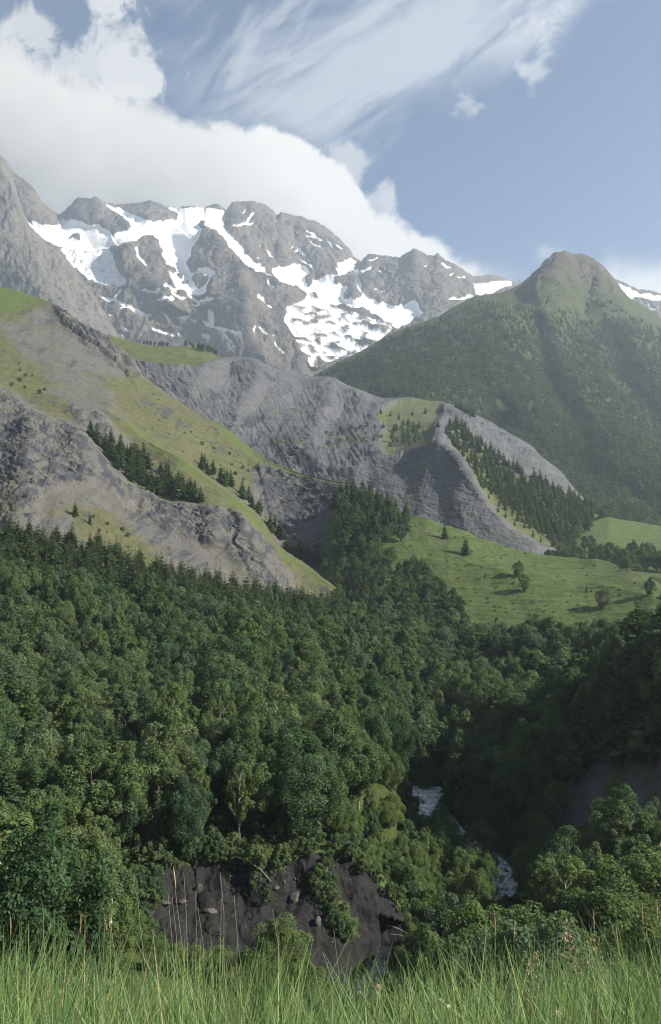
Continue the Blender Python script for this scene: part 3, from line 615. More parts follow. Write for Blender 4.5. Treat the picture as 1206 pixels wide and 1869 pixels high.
# ------------------------------------------------------------------ near valley as a plan height field
SEC = {
 5: [(-500,-3),(0,-3.6),(60,0),(300,40),(600,90),(1000,130)],
 20: [(-500,-8),(-300,-12),(0,-17),(60,-14),(300,24),(600,20),(1000,40)],
 60: [(-500,0),(-300,-20),(-100,-36),(0,-46),(60,-42),(120,-10),(300,24),(600,20),(1000,40)],
 100: [(-500,5),(-300,-15),(-100,-40),(-40,-46),(-10,-51),(10,-60),(40,-63),(70,-50),(100,-22),(300,-5),(600,20),(1000,40)],
 130: [(-500,5),(-300,-10),(-120,-41),(-60,-47),(-34,-53),(-10,-59),(8,-69),(50,-66),(75,-50),(110,-17),(300,-5),(600,20),(1000,40)],
 145: [(-500,5),(-300,-8),(-120,-42),(-50,-48),(-38,-53),(-30,-66),(0,-71),(10,-73.5),(20,-71),(50,-66),(75,-50),(110,-17),(300,-5),(600,20),(1000,40)],
 155: [(-500,8),(-300,-8),(-120,-42),(-34,-49.5),(-10,-51.5),(0,-55),(5,-64),(9,-73),(24,-73),(34,-68),(60,-62),(80,-47),(110,-17),(300,-5),(600,20),(1000,40)],
 165: [(-500,10),(-300,-6),(-120,-42),(0,-51),(4,-53),(9,-70),(13,-72.8),(24,-72.8),(40,-67),(65,-58),(85,-40),(112,-17),(300,-5),(600,20),(1000,40)],
 199: [(-500,20),(-300,-2),(-120,-40),(0,-48),(12,-52),(20,-63),(30,-70),(34,-71.5),(44,-71.5),(50,-67),(60,-58),(72,-40),(95,-10),(130,-4),(300,0),(600,20),(1000,40)],
 221: [(-500,30),(-300,2),(-120,-38),(0,-47),(14,-52),(22,-64),(28,-70),(37,-70),(45,-66),(60,-56),(75,-38),(100,-8),(140,-2),(300,0),(600,20),(1000,40)],
 253: [(-500,40),(-300,8),(-120,-36),(0,-47),(10,-52),(18,-64),(22,-68.5),(31,-68.5),(40,-64),(60,-56),(80,-42),(110,-10),(150,0),(300,5),(600,20),(1000,40)],
 300: [(-500,60),(-300,20),(-120,-26),(0,-44),(15,-50),(28,-62),(32,-66),(40,-66),(50,-60),(80,-54),(110,-38),(140,-10),(180,15),(320,45),(600,75),(1000,110)],
 380: [(-500,90),(-300,50),(-140,-3),(-80,-24),(0,-40),(30,-50),(48,-60),(58,-60),(75,-52),(110,-48),(150,-38),(200,-10),(330,25),(600,55),(1000,90)],
 460: [(-500,100),(-300,60),(-140,-3),(-80,-24),(0,-40),(40,-48),(62,-56),(72,-56),(90,-49),(130,-43),(180,-38),(260,-10),(330,15),(600,70),(1000,150)],
 560: [(-500,110),(-300,60),(-150,0),(-60,-32),(0,-40),(40,-46),(75,-54),(100,-52),(150,-48),(250,-35),(330,-10),(600,30),(1000,100)],
 720: [(-500,110),(-300,60),(-150,0),(0,-40),(60,-50),(100,-60),(200,-60),(330,-40),(600,0),(1000,60)]}
SY = sorted(SEC)
SXK = np.linspace(-500, 1000, 1501)
SZ = np.stack([np.interp(SXK, [p[0] for p in SEC[y]], [p[1] for p in SEC[y]]) for y in SY])
def valley_base(X, Y):
    X = np.asarray(X, float); Y = np.asarray(Y, float)
    j = np.clip(np.searchsorted(SY, Y) - 1, 0, len(SY) - 2); ya = np.array(SY)[j]; yb = np.array(SY)[j + 1]
    t = np.clip((Y - ya) / (yb - ya), 0, 1)
    k = np.clip(X + 500, 0, 1499.99); k0 = k.astype(int); f = k - k0
    a = SZ[j, k0] * (1 - f) + SZ[j, k0 + 1] * f; b = SZ[j + 1, k0] * (1 - f) + SZ[j + 1, k0 + 1] * f
    return a * (1 - t) + b * t
RIVER = [(6,149,-73.2),(10,157,-72.6),(14,165,-72.2),(26,182,-71.6),(37,199,-70.8),(36,210,-70),(32,221,-69.2),(27,238,-68.4),(26,253,-67.6),(28,264,-67)]
RIV = np.array(RIVER, float)
def river_dist(X, Y):
    d, _ = polydist(np.asarray(X, float), np.asarray(Y, float), [(r[0], r[1]) for r in RIVER]); return d
def valley_z(X, Y):
    z = valley_base(X, Y)
    P = np.stack([np.asarray(X, float), np.asarray(Y, float), np.zeros(np.shape(X))], -1)
    near = smooth(river_dist(X, Y), 5, 14)
    z = z + near * (1.8 * fbm(P / 18., 4) + 3 * fbm(P / 70., 3)) + .25 * fbm(P / 3., 3)
    far = smooth(np.asarray(X, float), 120, 320)
    z = z + far * 14 * fbm(P / 140., 4)
    rd_ = river_dist(X, Y); bed = np.interp(np.asarray(Y, float), RIV[:, 1], RIV[:, 2]) - .9 + 1.2 * np.clip(rd_ - 5.5, 0, 9)
    return np.where(rd_ < 8, np.minimum(z, bed), z)
vy = np.concatenate([np.arange(5, 60, 3.), np.arange(60, 270, 1.0), np.arange(270, 722, 3.)])
vx = np.concatenate([np.arange(-500, -110, 8.), np.arange(-110, 130, 1.0), np.arange(130, 1001, 8.)])
VX, VY = np.meshgrid(vx, vy); VZ = valley_z(VX, VY)
VPX, VPY = proj(np.stack([VX, VY, VZ], -1))
vcov = np.zeros(VX.shape + (3,)); VP = np.stack([VX, VY, VZ], -1)
wx, wy = W(VPX, VPY, 40., 26., 8.)
bare = pip(wx, wy, [(985,1490),(1040,1420),(1090,1350),(1150,1330),(1300,1350),(1300,1540),(1180,1540),(1100,1510),(1050,1505)]) * (VY > 150)
vcov[..., 0] = .85 - .70 * bare * smooth(fbm(VP / 8., 4), .35, -.1)
rd = river_dist(VX, VY); vcov[..., 0] = np.where(rd < 6.5, .25, vcov[..., 0])
vcov[..., 2] = np.where(rd < 6, .3, 0) + bare * .45 * smooth(fbm(VP / 5., 3), 0, .3)
m_valley = terrain_mat('forest_floor', (.06, .058, .056), (.105, .102, .10), (.030, .048, .014), (.055, .075, .022), dark=(.06, .06, .062), s=4, bump=1, bump_d=.6)
vme = np_mesh('valley_floor', VP.reshape(-1, 3), grid_faces(*VX.shape)); color_attr(vme, 'cov', np.clip(vcov, 0, 1).reshape(-1, 3))
link('terrain', vme, m_valley, kind='structure')

# ---- dark eroded bank above the river
crestC = [(225,1612,143),(255,1600,147),(281,1592,150),(323,1573,153),(364,1567,154),(426,1565,154),(464,1578,152.5),(500,1585,152.5),(547,1556,156),(613,1550,158),(638,1558,158),(679,1595,158),(704,1628,157),(735,1672,155)]
rowsC = [crestC, [(225,1690,138),(330,1650,147),(430,1655,148.5),(500,1660,149),(600,1650,152),(680,1665,152.5),(735,1686,153.5)], [(225,1830,122),(450,1830,132),(600,1785,141),(650,1735,148.5),(690,1700,153),(735,1692,154.5)]]
def disp_bank(P, PX, PY, N):
    cr = .3 + .7 * smooth(PY - np.interp(PX, [q[0] for q in crestC], [q[1] for q in crestC]), 0, 14)
    return cr * (1.0 * ridged(P / np.array([5, 7, 14.]), 3, .5) + 1.2 * fbm(P / 6., 4, .55) + .12 * fbm(P / .8, 3, .6))
def cover_bank(P, PX, PY, N):
    c = np.zeros(PX.shape + (3,)); top = np.interp(PX, [q[0] for q in crestC], [q[1] for q in crestC])
    k = fbm(P / 2.5, 4)
    c[..., 0] = smooth(PY - top + 16 * k, 16, 2) * .95
    c[..., 0] = np.maximum(c[..., 0], pip(*W(PX, PY, 20, 16, 2.), [(560,1590),(590,1580),(625,1640),(655,1700),(630,1730),(590,1670)]) * .8)
    c[..., 2] = .55 * smooth(fbm(P / 4., 4), -.2, .3)
    return c
m_bank = terrain_mat('shade_deepened_marl', (.013, .0138, .0155), (.022, .0228, .0245), (.035, .055, .016), (.06, .08, .025), dark=(.010, .0108, .012), s=2.4, bump=.8, bump_d=.3)  # dark soil, deepened further: shade on the bank put into the base colour
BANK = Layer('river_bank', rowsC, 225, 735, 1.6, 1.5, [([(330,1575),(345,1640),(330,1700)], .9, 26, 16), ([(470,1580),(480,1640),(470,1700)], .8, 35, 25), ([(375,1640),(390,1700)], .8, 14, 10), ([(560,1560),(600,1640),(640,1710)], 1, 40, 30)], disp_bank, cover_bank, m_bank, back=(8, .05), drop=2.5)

# ---- river
def build_river():
    s = np.concatenate([[0], np.cumsum(np.hypot(np.diff(RIV[:, 0]), np.diff(RIV[:, 1])))])
    t = np.linspace(0, s[-1], 620)
    C = np.stack([np.interp(t, s, RIV[:, k]) for k in range(3)], -1)
    ker = np.ones(21) / 21
    for k in range(3): C[:, k] = np.convolve(np.pad(C[:, k], 10, 'edge'), ker, 'valid')
    T = np.gradient(C[:, :2], axis=0); T /= np.linalg.norm(T, axis=1, keepdims=True); Nn = np.stack([-T[:, 1], T[:, 0]], -1)
    w = np.linspace(-1, 1, 26)
    wid = 5.2 + 1.2 * np.sin(t / 17.) + .8 * np.sin(t / 7.3)
    P = np.zeros((620, 26, 3)); P[..., :2] = C[:, None, :2] + Nn[:, None, :] * (w[None, :, None] * wid[:, None, None])
    P[..., 2] = C[:, 2:3] + .15
    q = np.stack([np.broadcast_to(t[:, None] / 2.4, P.shape[:2]), w[None] * wid[:, None] / 1.3, P[..., 0] * 0], -1)
    P[..., 2] += .38 * ridged(q, 4, .6) + .2 * fbm(q * 3, 3)
    me = np_mesh('river', P.reshape(-1, 3), grid_faces(620, 26))
    m = bpy.data.materials.new('white_water'); m.use_nodes = True; N = NT(m.node_tree)
    out = N.n('ShaderNodeOutputMaterial'); p = N.n('ShaderNodeBsdfPrincipled'); N.link(p.outputs[0], out.inputs[0])
    pos = N.n('ShaderNodeNewGeometry').outputs['Position']
    n1 = N.noise(pos, .55, 6, .65, 1.0); n2 = N.noise(pos, 2.6, 5, .65, .6)
    f = N.sstep(N.m('ADD', N.m('MULTIPLY', n1, .6), N.m('MULTIPLY', n2, .4)), .40, .58)
    N.link(N.mix(f, (.16, .18, .18), (.78, .80, .80)), p.inputs['Base Color'])
    N.link(N.m('MULTIPLY_ADD', f, .5, .15), p.inputs['Roughness'])
    b = N.n('ShaderNodeBump'); b.inputs['Strength'].default_value = .8; b.inputs['Distance'].default_value = .15
    N.link(n2, b.inputs['Height']); N.link(b.outputs[0], p.inputs['Normal'])
    link('river', me, m, kind='structure')
build_river()

# ------------------------------------------------------------------ the air
def build_haze():
    me = bpy.data.meshes.new('haze')
    x0, x1, y0, y1, z0, z1 = -3600, 3000, -300, 7600, -160, 2420
    V = [(x, y, z) for x in (x0, x1) for y in (y0, y1) for z in (z0, z1)]
    Fc = [(0, 1, 3, 2), (4, 6, 7, 5), (0, 4, 5, 1), (2, 3, 7, 6), (0, 2, 6, 4), (1, 5, 7, 3)]
    me.from_pydata(V, [], Fc)
    m = bpy.data.materials.new('pale_air'); m.use_nodes = True; N = NT(m.node_tree)
    out = N.n('ShaderNodeOutputMaterial'); v = N.n('ShaderNodeVolumePrincipled')
    v.inputs['Color'].default_value = (.68, .83, 1.0, 1); v.inputs['Density'].default_value = HAZE_DENSITY
    v.inputs['Anisotropy'].default_value = 0.40
    N.link(v.outputs[0], out.inputs['Volume'])
    link('haze', me, m, kind='stuff')
HAZE_DENSITY = 0.92e-4
build_haze()

# ------------------------------------------------------------------ plants: materials
def leaf_mat(name, cols, trans=.30, var=.35, spread=.5):
    m = bpy.data.materials.new(name); m.use_nodes = True; N = NT(m.node_tree)
    out = N.n('ShaderNodeOutputMaterial')
    oi = N.n('ShaderNodeObjectInfo'); a = N.n('ShaderNodeAttribute', attribute_name='tint')
    k = len(cols) - 1
    c = N.ramp(oi.outputs['Random'], [(i / k, col) for i, col in enumerate(cols)])
    v = N.m('MULTIPLY_ADD', a.outputs['Fac'], var * 2, 1 - var)
    c2 = N.n('ShaderNodeHueSaturation', ins={'Color': c, 'Value': v, 'Hue': N.m('MULTIPLY_ADD', a.outputs['Fac'], -.03, .515)}).outputs[0]
    d = N.n('ShaderNodeBsdfDiffuse', ins={0: c2}); t = N.n('ShaderNodeBsdfTranslucent', ins={0: N.mix(.5, c2, (.14, .22, .05))})
    N.link(N.n('ShaderNodeMixShader', ins={0: trans, 1: d.outputs[0], 2: t.outputs[0]}).outputs[0], out.inputs[0])
    return m
def bark_mat(name, a, b, s=6.):
    m = bpy.data.materials.new(name); m.use_nodes = True; N = NT(m.node_tree)
    out = N.n('ShaderNodeOutputMaterial'); p = N.n('ShaderNodeBsdfPrincipled'); N.link(p.outputs[0], out.inputs[0])
    pos = N.n('ShaderNodeTexCoord').outputs['Object']
    n1 = N.noise(pos, s, 4, .6)
    N.link(N.mix(N.sstep(n1, .4, .6), a, b), p.inputs['Base Color']); p.inputs['Roughness'].default_value = .9
    return m
M_BROAD = leaf_mat('broad_leaves', [(.044, .088, .044), (.076, .128, .060), (.106, .156, .066), (.058, .108, .066), (.136, .180, .078), (.094, .142, .092), (.064, .112, .054), (.120, .164, .070)], trans=.42)
M_CONI = leaf_mat('conifer_needles', [(.040, .066, .032), (.052, .082, .036), (.070, .100, .040), (.046, .074, .042)], trans=.3)
M_LARCH = leaf_mat('larch_needles', [(.075, .105, .032), (.090, .120, .036), (.062, .092, .030)], trans=.3)
M_FAR = leaf_mat('far_needles', [(.056, .090, .040), (.074, .112, .046), (.096, .134, .052), (.064, .100, .046)], trans=.25)
M_PALE = leaf_mat('pale_leaves', [(.105, .160, .066), (.120, .170, .064), (.090, .145, .060)], trans=.42)
M_BARK = bark_mat('grey_bark', (.10, .09, .075), (.17, .155, .13))
M_BIRCH = bark_mat('birch_bark', (.30, .28, .25), (.16, .145, .125), 3.)

# ------------------------------------------------------------------ plants: shapes
def tube(pts, radii, sides):
    pts = np.asarray(pts, float); n = len(pts); V = []
    for i in range(n):
        t = pts[min(i + 1, n - 1)] - pts[max(i - 1, 0)]; t /= np.linalg.norm(t) + 1e-9
        a = np.cross(t, [0.3, 1, 0.1]); a /= np.linalg.norm(a) + 1e-9; b = np.cross(t, a)
        for k in range(sides):
            w = 2 * math.pi * k / sides; V.append(pts[i] + radii[i] * (math.cos(w) * a + math.sin(w) * b))
    Fc = [(i * sides + k, i * sides + (k + 1) % sides, (i + 1) * sides + (k + 1) % sides, (i + 1) * sides + k) for i in range(n - 1) for k in range(sides)]
    return np.array(V), np.array(Fc)
def join(parts):
    V, Fc, o = [], [], 0
    for v, f in parts: V.append(v); Fc.append(f + o); o += len(v)
    return np.concatenate(V), np.concatenate(Fc)
def leaf_quads(C, Nn, size, rng, aspect=1.5, up=None):
    """diamond-shaped leaf sprays"""
    n = len(C); a = np.cross(Nn, rng.normal(size=(n, 3)) if up is None else up); a /= np.linalg.norm(a, axis=1, keepdims=True) + 1e-9
    b = np.cross(Nn, a); b /= np.linalg.norm(b, axis=1, keepdims=True) + 1e-9
    s = size[:, None]; sk = rng.uniform(-.25, .25, (n, 1))
    V = np.stack([C - a * s * aspect * .5, C - b * s * .5 + a * s * sk, C + a * s * aspect * .5 + Nn * s * rng.uniform(-.35, .1, (n, 1)), C + b * s * .5 + a * s * sk], 1)
    return V.reshape(-1, 3), np.arange(4 * n).reshape(n, 4)
def crown_mesh(name, V, Fc, tint, mat):
    me = np_mesh(name, V, Fc, False)
    at_ = me.attributes.new('tint', 'FLOAT', 'POINT'); at_.data.foreach_set('value', np.asarray(tint, np.float32))
    me.materials.append(mat); return me
def broadleaf(name, seed, H, R, bf, n_cl, n_lf, leaf, mat, bark=None, top=.7, lean=0., airy=0.):
    rng = np.random.default_rng(seed)
    cz = H * (bf + (1 - bf) * .5); hz = H * (1 - bf) * .5
    d = rng.normal(size=(n_cl, 3)); d /= np.linalg.norm(d, axis=1, keepdims=True)
    rr = rng.uniform(.35 + .1 * airy, 1, n_cl) ** .6
    zrel = d[:, 2] * rr
    wid = 1 - top * np.clip(zrel, 0, 1) ** 1.6 * .6 - .25 * np.clip(-zrel, 0, 1)
    lob = 1 + .22 * np.sin(3 * np.arctan2(d[:, 1], d[:, 0]) + seed) + rng.normal(0, .10, n_cl)
    Cc = np.stack([d[:, 0] * rr * R * wid * lob, d[:, 1] * rr * R * wid * lob, cz + zrel * hz * (1 + rng.normal(0, .05, n_cl))], -1)
    Cc[:, 0] += lean * (Cc[:, 2] - 0) * .2
    cr = R * rng.uniform(.15, .33, n_cl) * (1 - .25 * airy)
    m = rng.poisson(n_lf, n_cl); idx = np.repeat(np.arange(n_cl), m); n = len(idx)
    u = rng.normal(size=(n, 3)); u[:, 2] += .35; out = (Cc - [0, 0, cz * .9]); out /= np.linalg.norm(out, axis=1, keepdims=True) + 1e-9
    u += out[idx] * .5; u /= np.linalg.norm(u, axis=1, keepdims=True)
    rad = cr[idx] * rng.uniform(.55, 1.08, n) ** .5
    C = Cc[idx] + u * rad[:, None] * np.array([.95, .95, 1.25])
    Nn = u + rng.normal(0, .55, (n, 3)); Nn /= np.linalg.norm(Nn, axis=1, keepdims=True)
    V, Fc = leaf_quads(C, Nn, leaf * rng.uniform(.6, 1.35, n), rng)
    tint = np.repeat(np.clip(.5 + rng.normal(0, .16, n_cl)[idx] + rng.normal(0, .18, n), 0, 1), 4)
    crown = crown_mesh(name + '_crown', V, Fc, tint, mat)
    tr = .012 * H + .04
    z = np.linspace(0, .86 * H, 8); bend = np.cumsum(rng.normal(0, .012 * H, (8, 2)), axis=0); bend[0] = 0
    axis = np.stack([bend[:, 0] + lean * z * .2, bend[:, 1], z], -1)
    parts = [tube(np.vstack([axis[0] - [0, 0, .8], axis]), np.concatenate([[tr * 1.5], tr * (1 - .88 * np.linspace(0, 1, 8)) * np.r_[1.25, np.ones(7)]]), 7)]
    for k in rng.choice(n_cl, min(14, n_cl), replace=False):
        z0 = np.clip(Cc[k, 2] - rng.uniform(.12, .28) * H, .18 * H, .8 * H)
        a = np.array([np.interp(z0, axis[:, 2], axis[:, 0]), np.interp(z0, axis[:, 2], axis[:, 1]), z0])
        mid = a * .45 + Cc[k] * .55 + [0, 0, -.03 * H]
        parts.append(tube([a, mid, Cc[k]], [tr * .38, tr * .24, tr * .08], 4))
    V, Fc = join(parts); tm = np_mesh(name + '_trunk', V, Fc, True); tm.materials.append(bark or M_BARK)
    return tm, crown, H
def conifer(name, seed, H, R, levels, per, segs, mat, droop=.35, dens=1.):
    rng = np.random.default_rng(seed); Cs, Ns, Ss, Us, Tt = [], [], [], [], []
    for i in range(levels):
        t = (i + rng.uniform(-.3, .3)) / levels; z = H * (.07 + .91 * t)
        L = R * (1 - t) ** .85 * rng.uniform(.78, 1.15) + .12
        ph = rng.uniform(0, 6.28); nn = max(4, int(per * (1 - .5 * t)))
        for k in range(nn):
            a = ph + 6.283 * k / nn + rng.normal(0, .15); Lk = L * rng.uniform(.7, 1.15); dr = droop * rng.uniform(.6, 1.4) * (1.0 - .9 * t)
            tb = np.clip(.5 + rng.normal(0, .2), 0, 1)
            for j in range(segs):
                f = (j + .6) / segs
                dirv = np.array([math.cos(a), math.sin(a), -dr + .25 * f])
                p = np.array([0, 0, z]) + dirv * Lk * f + [0, 0, rng.normal(0, .05 * L)]
                w = np.array([-math.sin(a), math.cos(a), rng.normal(0, .4)])
                nv = np.cross(dirv, w); nv /= np.linalg.norm(nv) + 1e-9
                Cs.append(p); Ns.append(nv + rng.normal(0, .35, 3)); Ss.append(max(.14, Lk / segs * 1.6 * (1.15 - .45 * f))); Us.append(w + rng.normal(0, .3, 3)); Tt.append(np.clip(tb + .35 * (f - .5) + rng.normal(0, .1), 0, 1))
    # leader
    for j in range(4):
        Cs.append(np.array([0, 0, H * (.95 + .016 * j)])); Ns.append(rng.normal(size=3) * [1, 1, .1]); Ss.append(.02 * H); Us.append(np.array([.2, .1, 0.])); Tt.append(.6)
    Cs, Ns, Ss, Us = map(np.array, (Cs, Ns, Ss, Us)); Ns /= np.linalg.norm(Ns, axis=1, keepdims=True)
    V, Fc = leaf_quads(Cs, Ns, Ss, rng, 1.5, Us)
    crown = crown_mesh(name + '_crown', V, Fc, np.repeat(Tt, 4), mat)
    tr = .011 * H + .03
    V, Fc = tube([(0, 0, -.8), (0, 0, 0), (.02 * H * rng.normal(), .02 * H * rng.normal(), H * .5), (0, 0, H * .97)], [tr * 1.3, tr, tr * .6, .02], 6)
    tm = np_mesh(name + '_trunk', V, Fc, True); tm.materials.append(M_BARK)
    return tm, crown, H

BROAD = [broadleaf('broad%d' % i, 20 + i, 14, R, bf, nc_, 190, .215, M_BROAD, top=tp) for i, (R, bf, nc_, tp) in enumerate([(4.3, .10, 84, .8), (3.6, .12, 76, 1.1), (4.9, .06, 92, .6), (2.9, .12, 66, 1.2), (4.0, .18, 80, .8), (4.6, .10, 86, 1.0)])]
BROAD_FAR = [broadleaf('broadfar%d' % i, 60 + i, 14, R, bf, 60, 80, .38, M_BROAD, top=tp) for i, (R, bf, tp) in enumerate([(4.2, .08, .9), (3.3, .1, 1.2), (4.8, .06, .6), (3.8, .1, 1.0)])]
CONI = [conifer('spruce%d' % i, 40 + i, 15, R, 30, 11, 4, M_CONI, droop=.5) for i, R in enumerate([3.7, 3.1, 4.2])]
LARCH = [conifer('larch%d' % i, 50 + i, 15, R, 26, 8, 4, M_LARCH, droop=.25) for i, R in enumerate([3.2, 2.7])]
CONI_FAR = [conifer('coniferfar%d' % i, 70 + i, 15, R, 9, 8, 2, M_FAR, droop=.5) for i, R in enumerate([4.2, 3.4, 4.8])]
CONI_MID = [conifer('conifermid%d' % i, 75 + i, 15, R, 18, 9, 2, M_CONI, droop=.5) for i, R in enumerate([4.0, 3.3])]
BIRCH = [broadleaf('birch%d' % i, 80 + i, 14, R, .26, 70, 150, .15, M_PALE, M_BIRCH, top=.8, airy=1.) for i, R in enumerate([2.3, 1.9, 2.7])]
ALDER = [broadleaf('alder%d' % i, 90 + i, 9, R, .06, 90, 220, .115, M_PALE, top=.8) for i, R in enumerate([3.0, 2.5])]
SHRUB = [broadleaf('shrub%d' % i, 95 + i, 3, R, .0, 26, 70, .2, M_BROAD, top=.4) for i, R in enumerate([1.6, 1.9])]
TREEBANK = {'broadleaf': BROAD, 'conifer': CONI, 'larch': LARCH, 'birch': BIRCH, 'alder': ALDER, 'shrub': SHRUB}
FARBANK = {'broadleaf': BROAD_FAR, 'birch': BIRCH, 'conifer': CONI_MID, 'larch': LARCH, 'alder': BROAD_FAR, 'shrub': SHRUB, 'far': CONI_FAR}
NAME = {'broadleaf': 'broadleaf_tree', 'conifer': 'conifer_tree', 'larch': 'larch_tree', 'birch': 'birch_tree', 'alder': 'alder_tree', 'shrub': 'shrub'}
CATEG = {'broadleaf': 'tree', 'conifer': 'tree', 'larch': 'tree', 'birch': 'tree', 'alder': 'tree', 'shrub': 'shrub'}

def make_tree(kind, pos, h, wid, label, group=None, var=None, rot=None):
    bank = TREEBANK[kind]; tm, cm_, H = bank[random.randrange(len(bank)) if var is None else var]
    e = bpy.data.objects.new(NAME[kind], None); COL.objects.link(e); e.empty_display_size = .3
    e.location = pos; e.rotation_euler = (random.gauss(0, .03), random.gauss(0, .03), random.uniform(0, 6.28) if rot is None else rot)
    s = h / H; e.scale = (s * wid, s * wid, s)
    e['label'] = label; e['category'] = CATEG[kind]
    if group: e['group'] = group
    for nm, me in (('trunk', tm), ('crown', cm_)):
        o = bpy.data.objects.new(nm, me); COL.objects.link(o); o.parent = e
    return e

SRC = {}
def source_collection(key):
    if key in SRC: return SRC[key]
    c = bpy.data.collections.new('source_' + key)
    for i, (tm, cm_, H) in enumerate(FARBANK[key]):
        # one joined mesh per source tree: trunk and crown
        v1 = np.empty(len(tm.vertices) * 3); tm.vertices.foreach_get('co', v1); v2 = np.empty(len(cm_.vertices) * 3); cm_.vertices.foreach_get('co', v2)
        f1 = np.array([p.vertices[:] for p in tm.polygons]); f2 = np.array([p.vertices[:] for p in cm_.polygons])
        V = np.concatenate([v1.reshape(-1, 3), v2.reshape(-1, 3)]) / H
        me = np_mesh('src', V, np.concatenate([f1, f2 + len(tm.vertices)]), False)
        t = np.zeros(len(V), np.float32); tt = np.empty(len(cm_.vertices), np.float32); cm_.attributes['tint'].data.foreach_get('value', tt); t[len(tm.vertices):] = tt
        me.attributes.new('tint', 'FLOAT', 'POINT').data.foreach_set('value', t)
        me.materials.append(tm.materials[0]); me.materials.append(cm_.materials[0])
        mi = np.zeros(len(me.polygons), np.int32); mi[len(f1):] = 1; me.polygons.foreach_set('material_index', mi)
        o = bpy.data.objects.new('src_%s_%d' % (key, i), me); c.objects.link(o)
    SRC[key] = c; return c
def scatter_stuff(name, key, pts, hs, wd, label=None):
    """a mass of trees nobody could count: instances on points"""
    if len(pts) == 0: return
    me = bpy.data.meshes.new(name); pts = np.asarray(pts, np.float32)
    me.vertices.add(len(pts)); me.vertices.foreach_set('co', pts.ravel())
    hs = np.asarray(hs, np.float32); wd = np.asarray(wd, np.float32)
    sc = np.stack([hs * wd, hs * wd, hs], -1)
    me.attributes.new('scl', 'FLOAT_VECTOR', 'POINT').data.foreach_set('vector', sc.ravel())
    rot = np.zeros((len(pts), 3), np.float32); rot[:, 2] = RNG.uniform(0, 6.28, len(pts)); rot[:, :2] = RNG.normal(0, .03, (len(pts), 2))
    me.attributes.new('rotv', 'FLOAT_VECTOR', 'POINT').data.foreach_set('vector', rot.ravel())
    o = link(name, me, None, kind='stuff')
    if label: o['label'] = label
    ng = bpy.data.node_groups.new('scatter_' + name, 'GeometryNodeTree')
    ng.interface.new_socket('Geometry', in_out='INPUT', socket_type='NodeSocketGeometry'); ng.interface.new_socket('Geometry', in_out='OUTPUT', socket_type='NodeSocketGeometry')
    N = NT(ng); gi = N.n('NodeGroupInput'); go = N.n('NodeGroupOutput')
    ci = N.n('GeometryNodeCollectionInfo'); ci.inputs['Collection'].default_value = source_collection(key); ci.inputs['Separate Children'].default_value = True; ci.inputs['Reset Children'].default_value = True
    ip = N.n('GeometryNodeInstanceOnPoints'); ip.inputs['Pick Instance'].default_value = True
    a1 = N.n('GeometryNodeInputNamedAttribute', data_type='FLOAT_VECTOR'); a1.inputs['Name'].default_value = 'scl'
    a2 = N.n('GeometryNodeInputNamedAttribute', data_type='FLOAT_VECTOR'); a2.inputs['Name'].default_value = 'rotv'
    N.link(gi.outputs[0], ip.inputs['Points']); N.link(ci.outputs[0], ip.inputs['Instance'])
    N.link(a1.outputs[0], ip.inputs['Scale']); N.link(a2.outputs[0], ip.inputs['Rotation'])
    N.link(ip.outputs[0], go.inputs[0])
    md = o.modifiers.new('scatter', 'NODES'); md.node_group = ng
    return o

def darts(poly, n, mind, seed):
    """spread-out random points in a polygon (photo coordinates of a hillside)"""
    rng = np.random.default_rng(seed); xs = [p[0] for p in poly]; ys = [p[1] for p in poly]
    cell = {}; out = []
    cand = np.stack([rng.uniform(min(xs), max(xs), n * 12), rng.uniform(min(ys), max(ys), n * 12)], -1)
    cand = cand[pip(cand[:, 0], cand[:, 1], poly)]
    for x, y in cand:
        k = (int(x // mind), int(y // mind))
        if any((x - q[0]) ** 2 + (y - q[1]) ** 2 < mind * mind for i in (-1, 0, 1) for j in (-1, 0, 1) for q in cell.get((k[0] + i, k[1] + j), ())): continue
        cell.setdefault(k, []).append((x, y)); out.append((x, y))
        if len(out) >= n: break
    return np.array(out).reshape(-1, 2)

TREES = []      # (kind, position, height, width, region)
def add(kind, P, hlo, hhi, region, seed, wlo=.85, whi=1.2):
    rng = np.random.default_rng(seed)
    for p in P: TREES.append((kind, p, rng.uniform(hlo, hhi), rng.uniform(wlo, whi), region))
def on(layer, kind, poly, n, mind, hlo, hhi, region, seed):
    q = darts(poly, n, mind, seed); add(kind, layer.place(q[:, 0], q[:, 1]), hlo, hhi, region, seed)

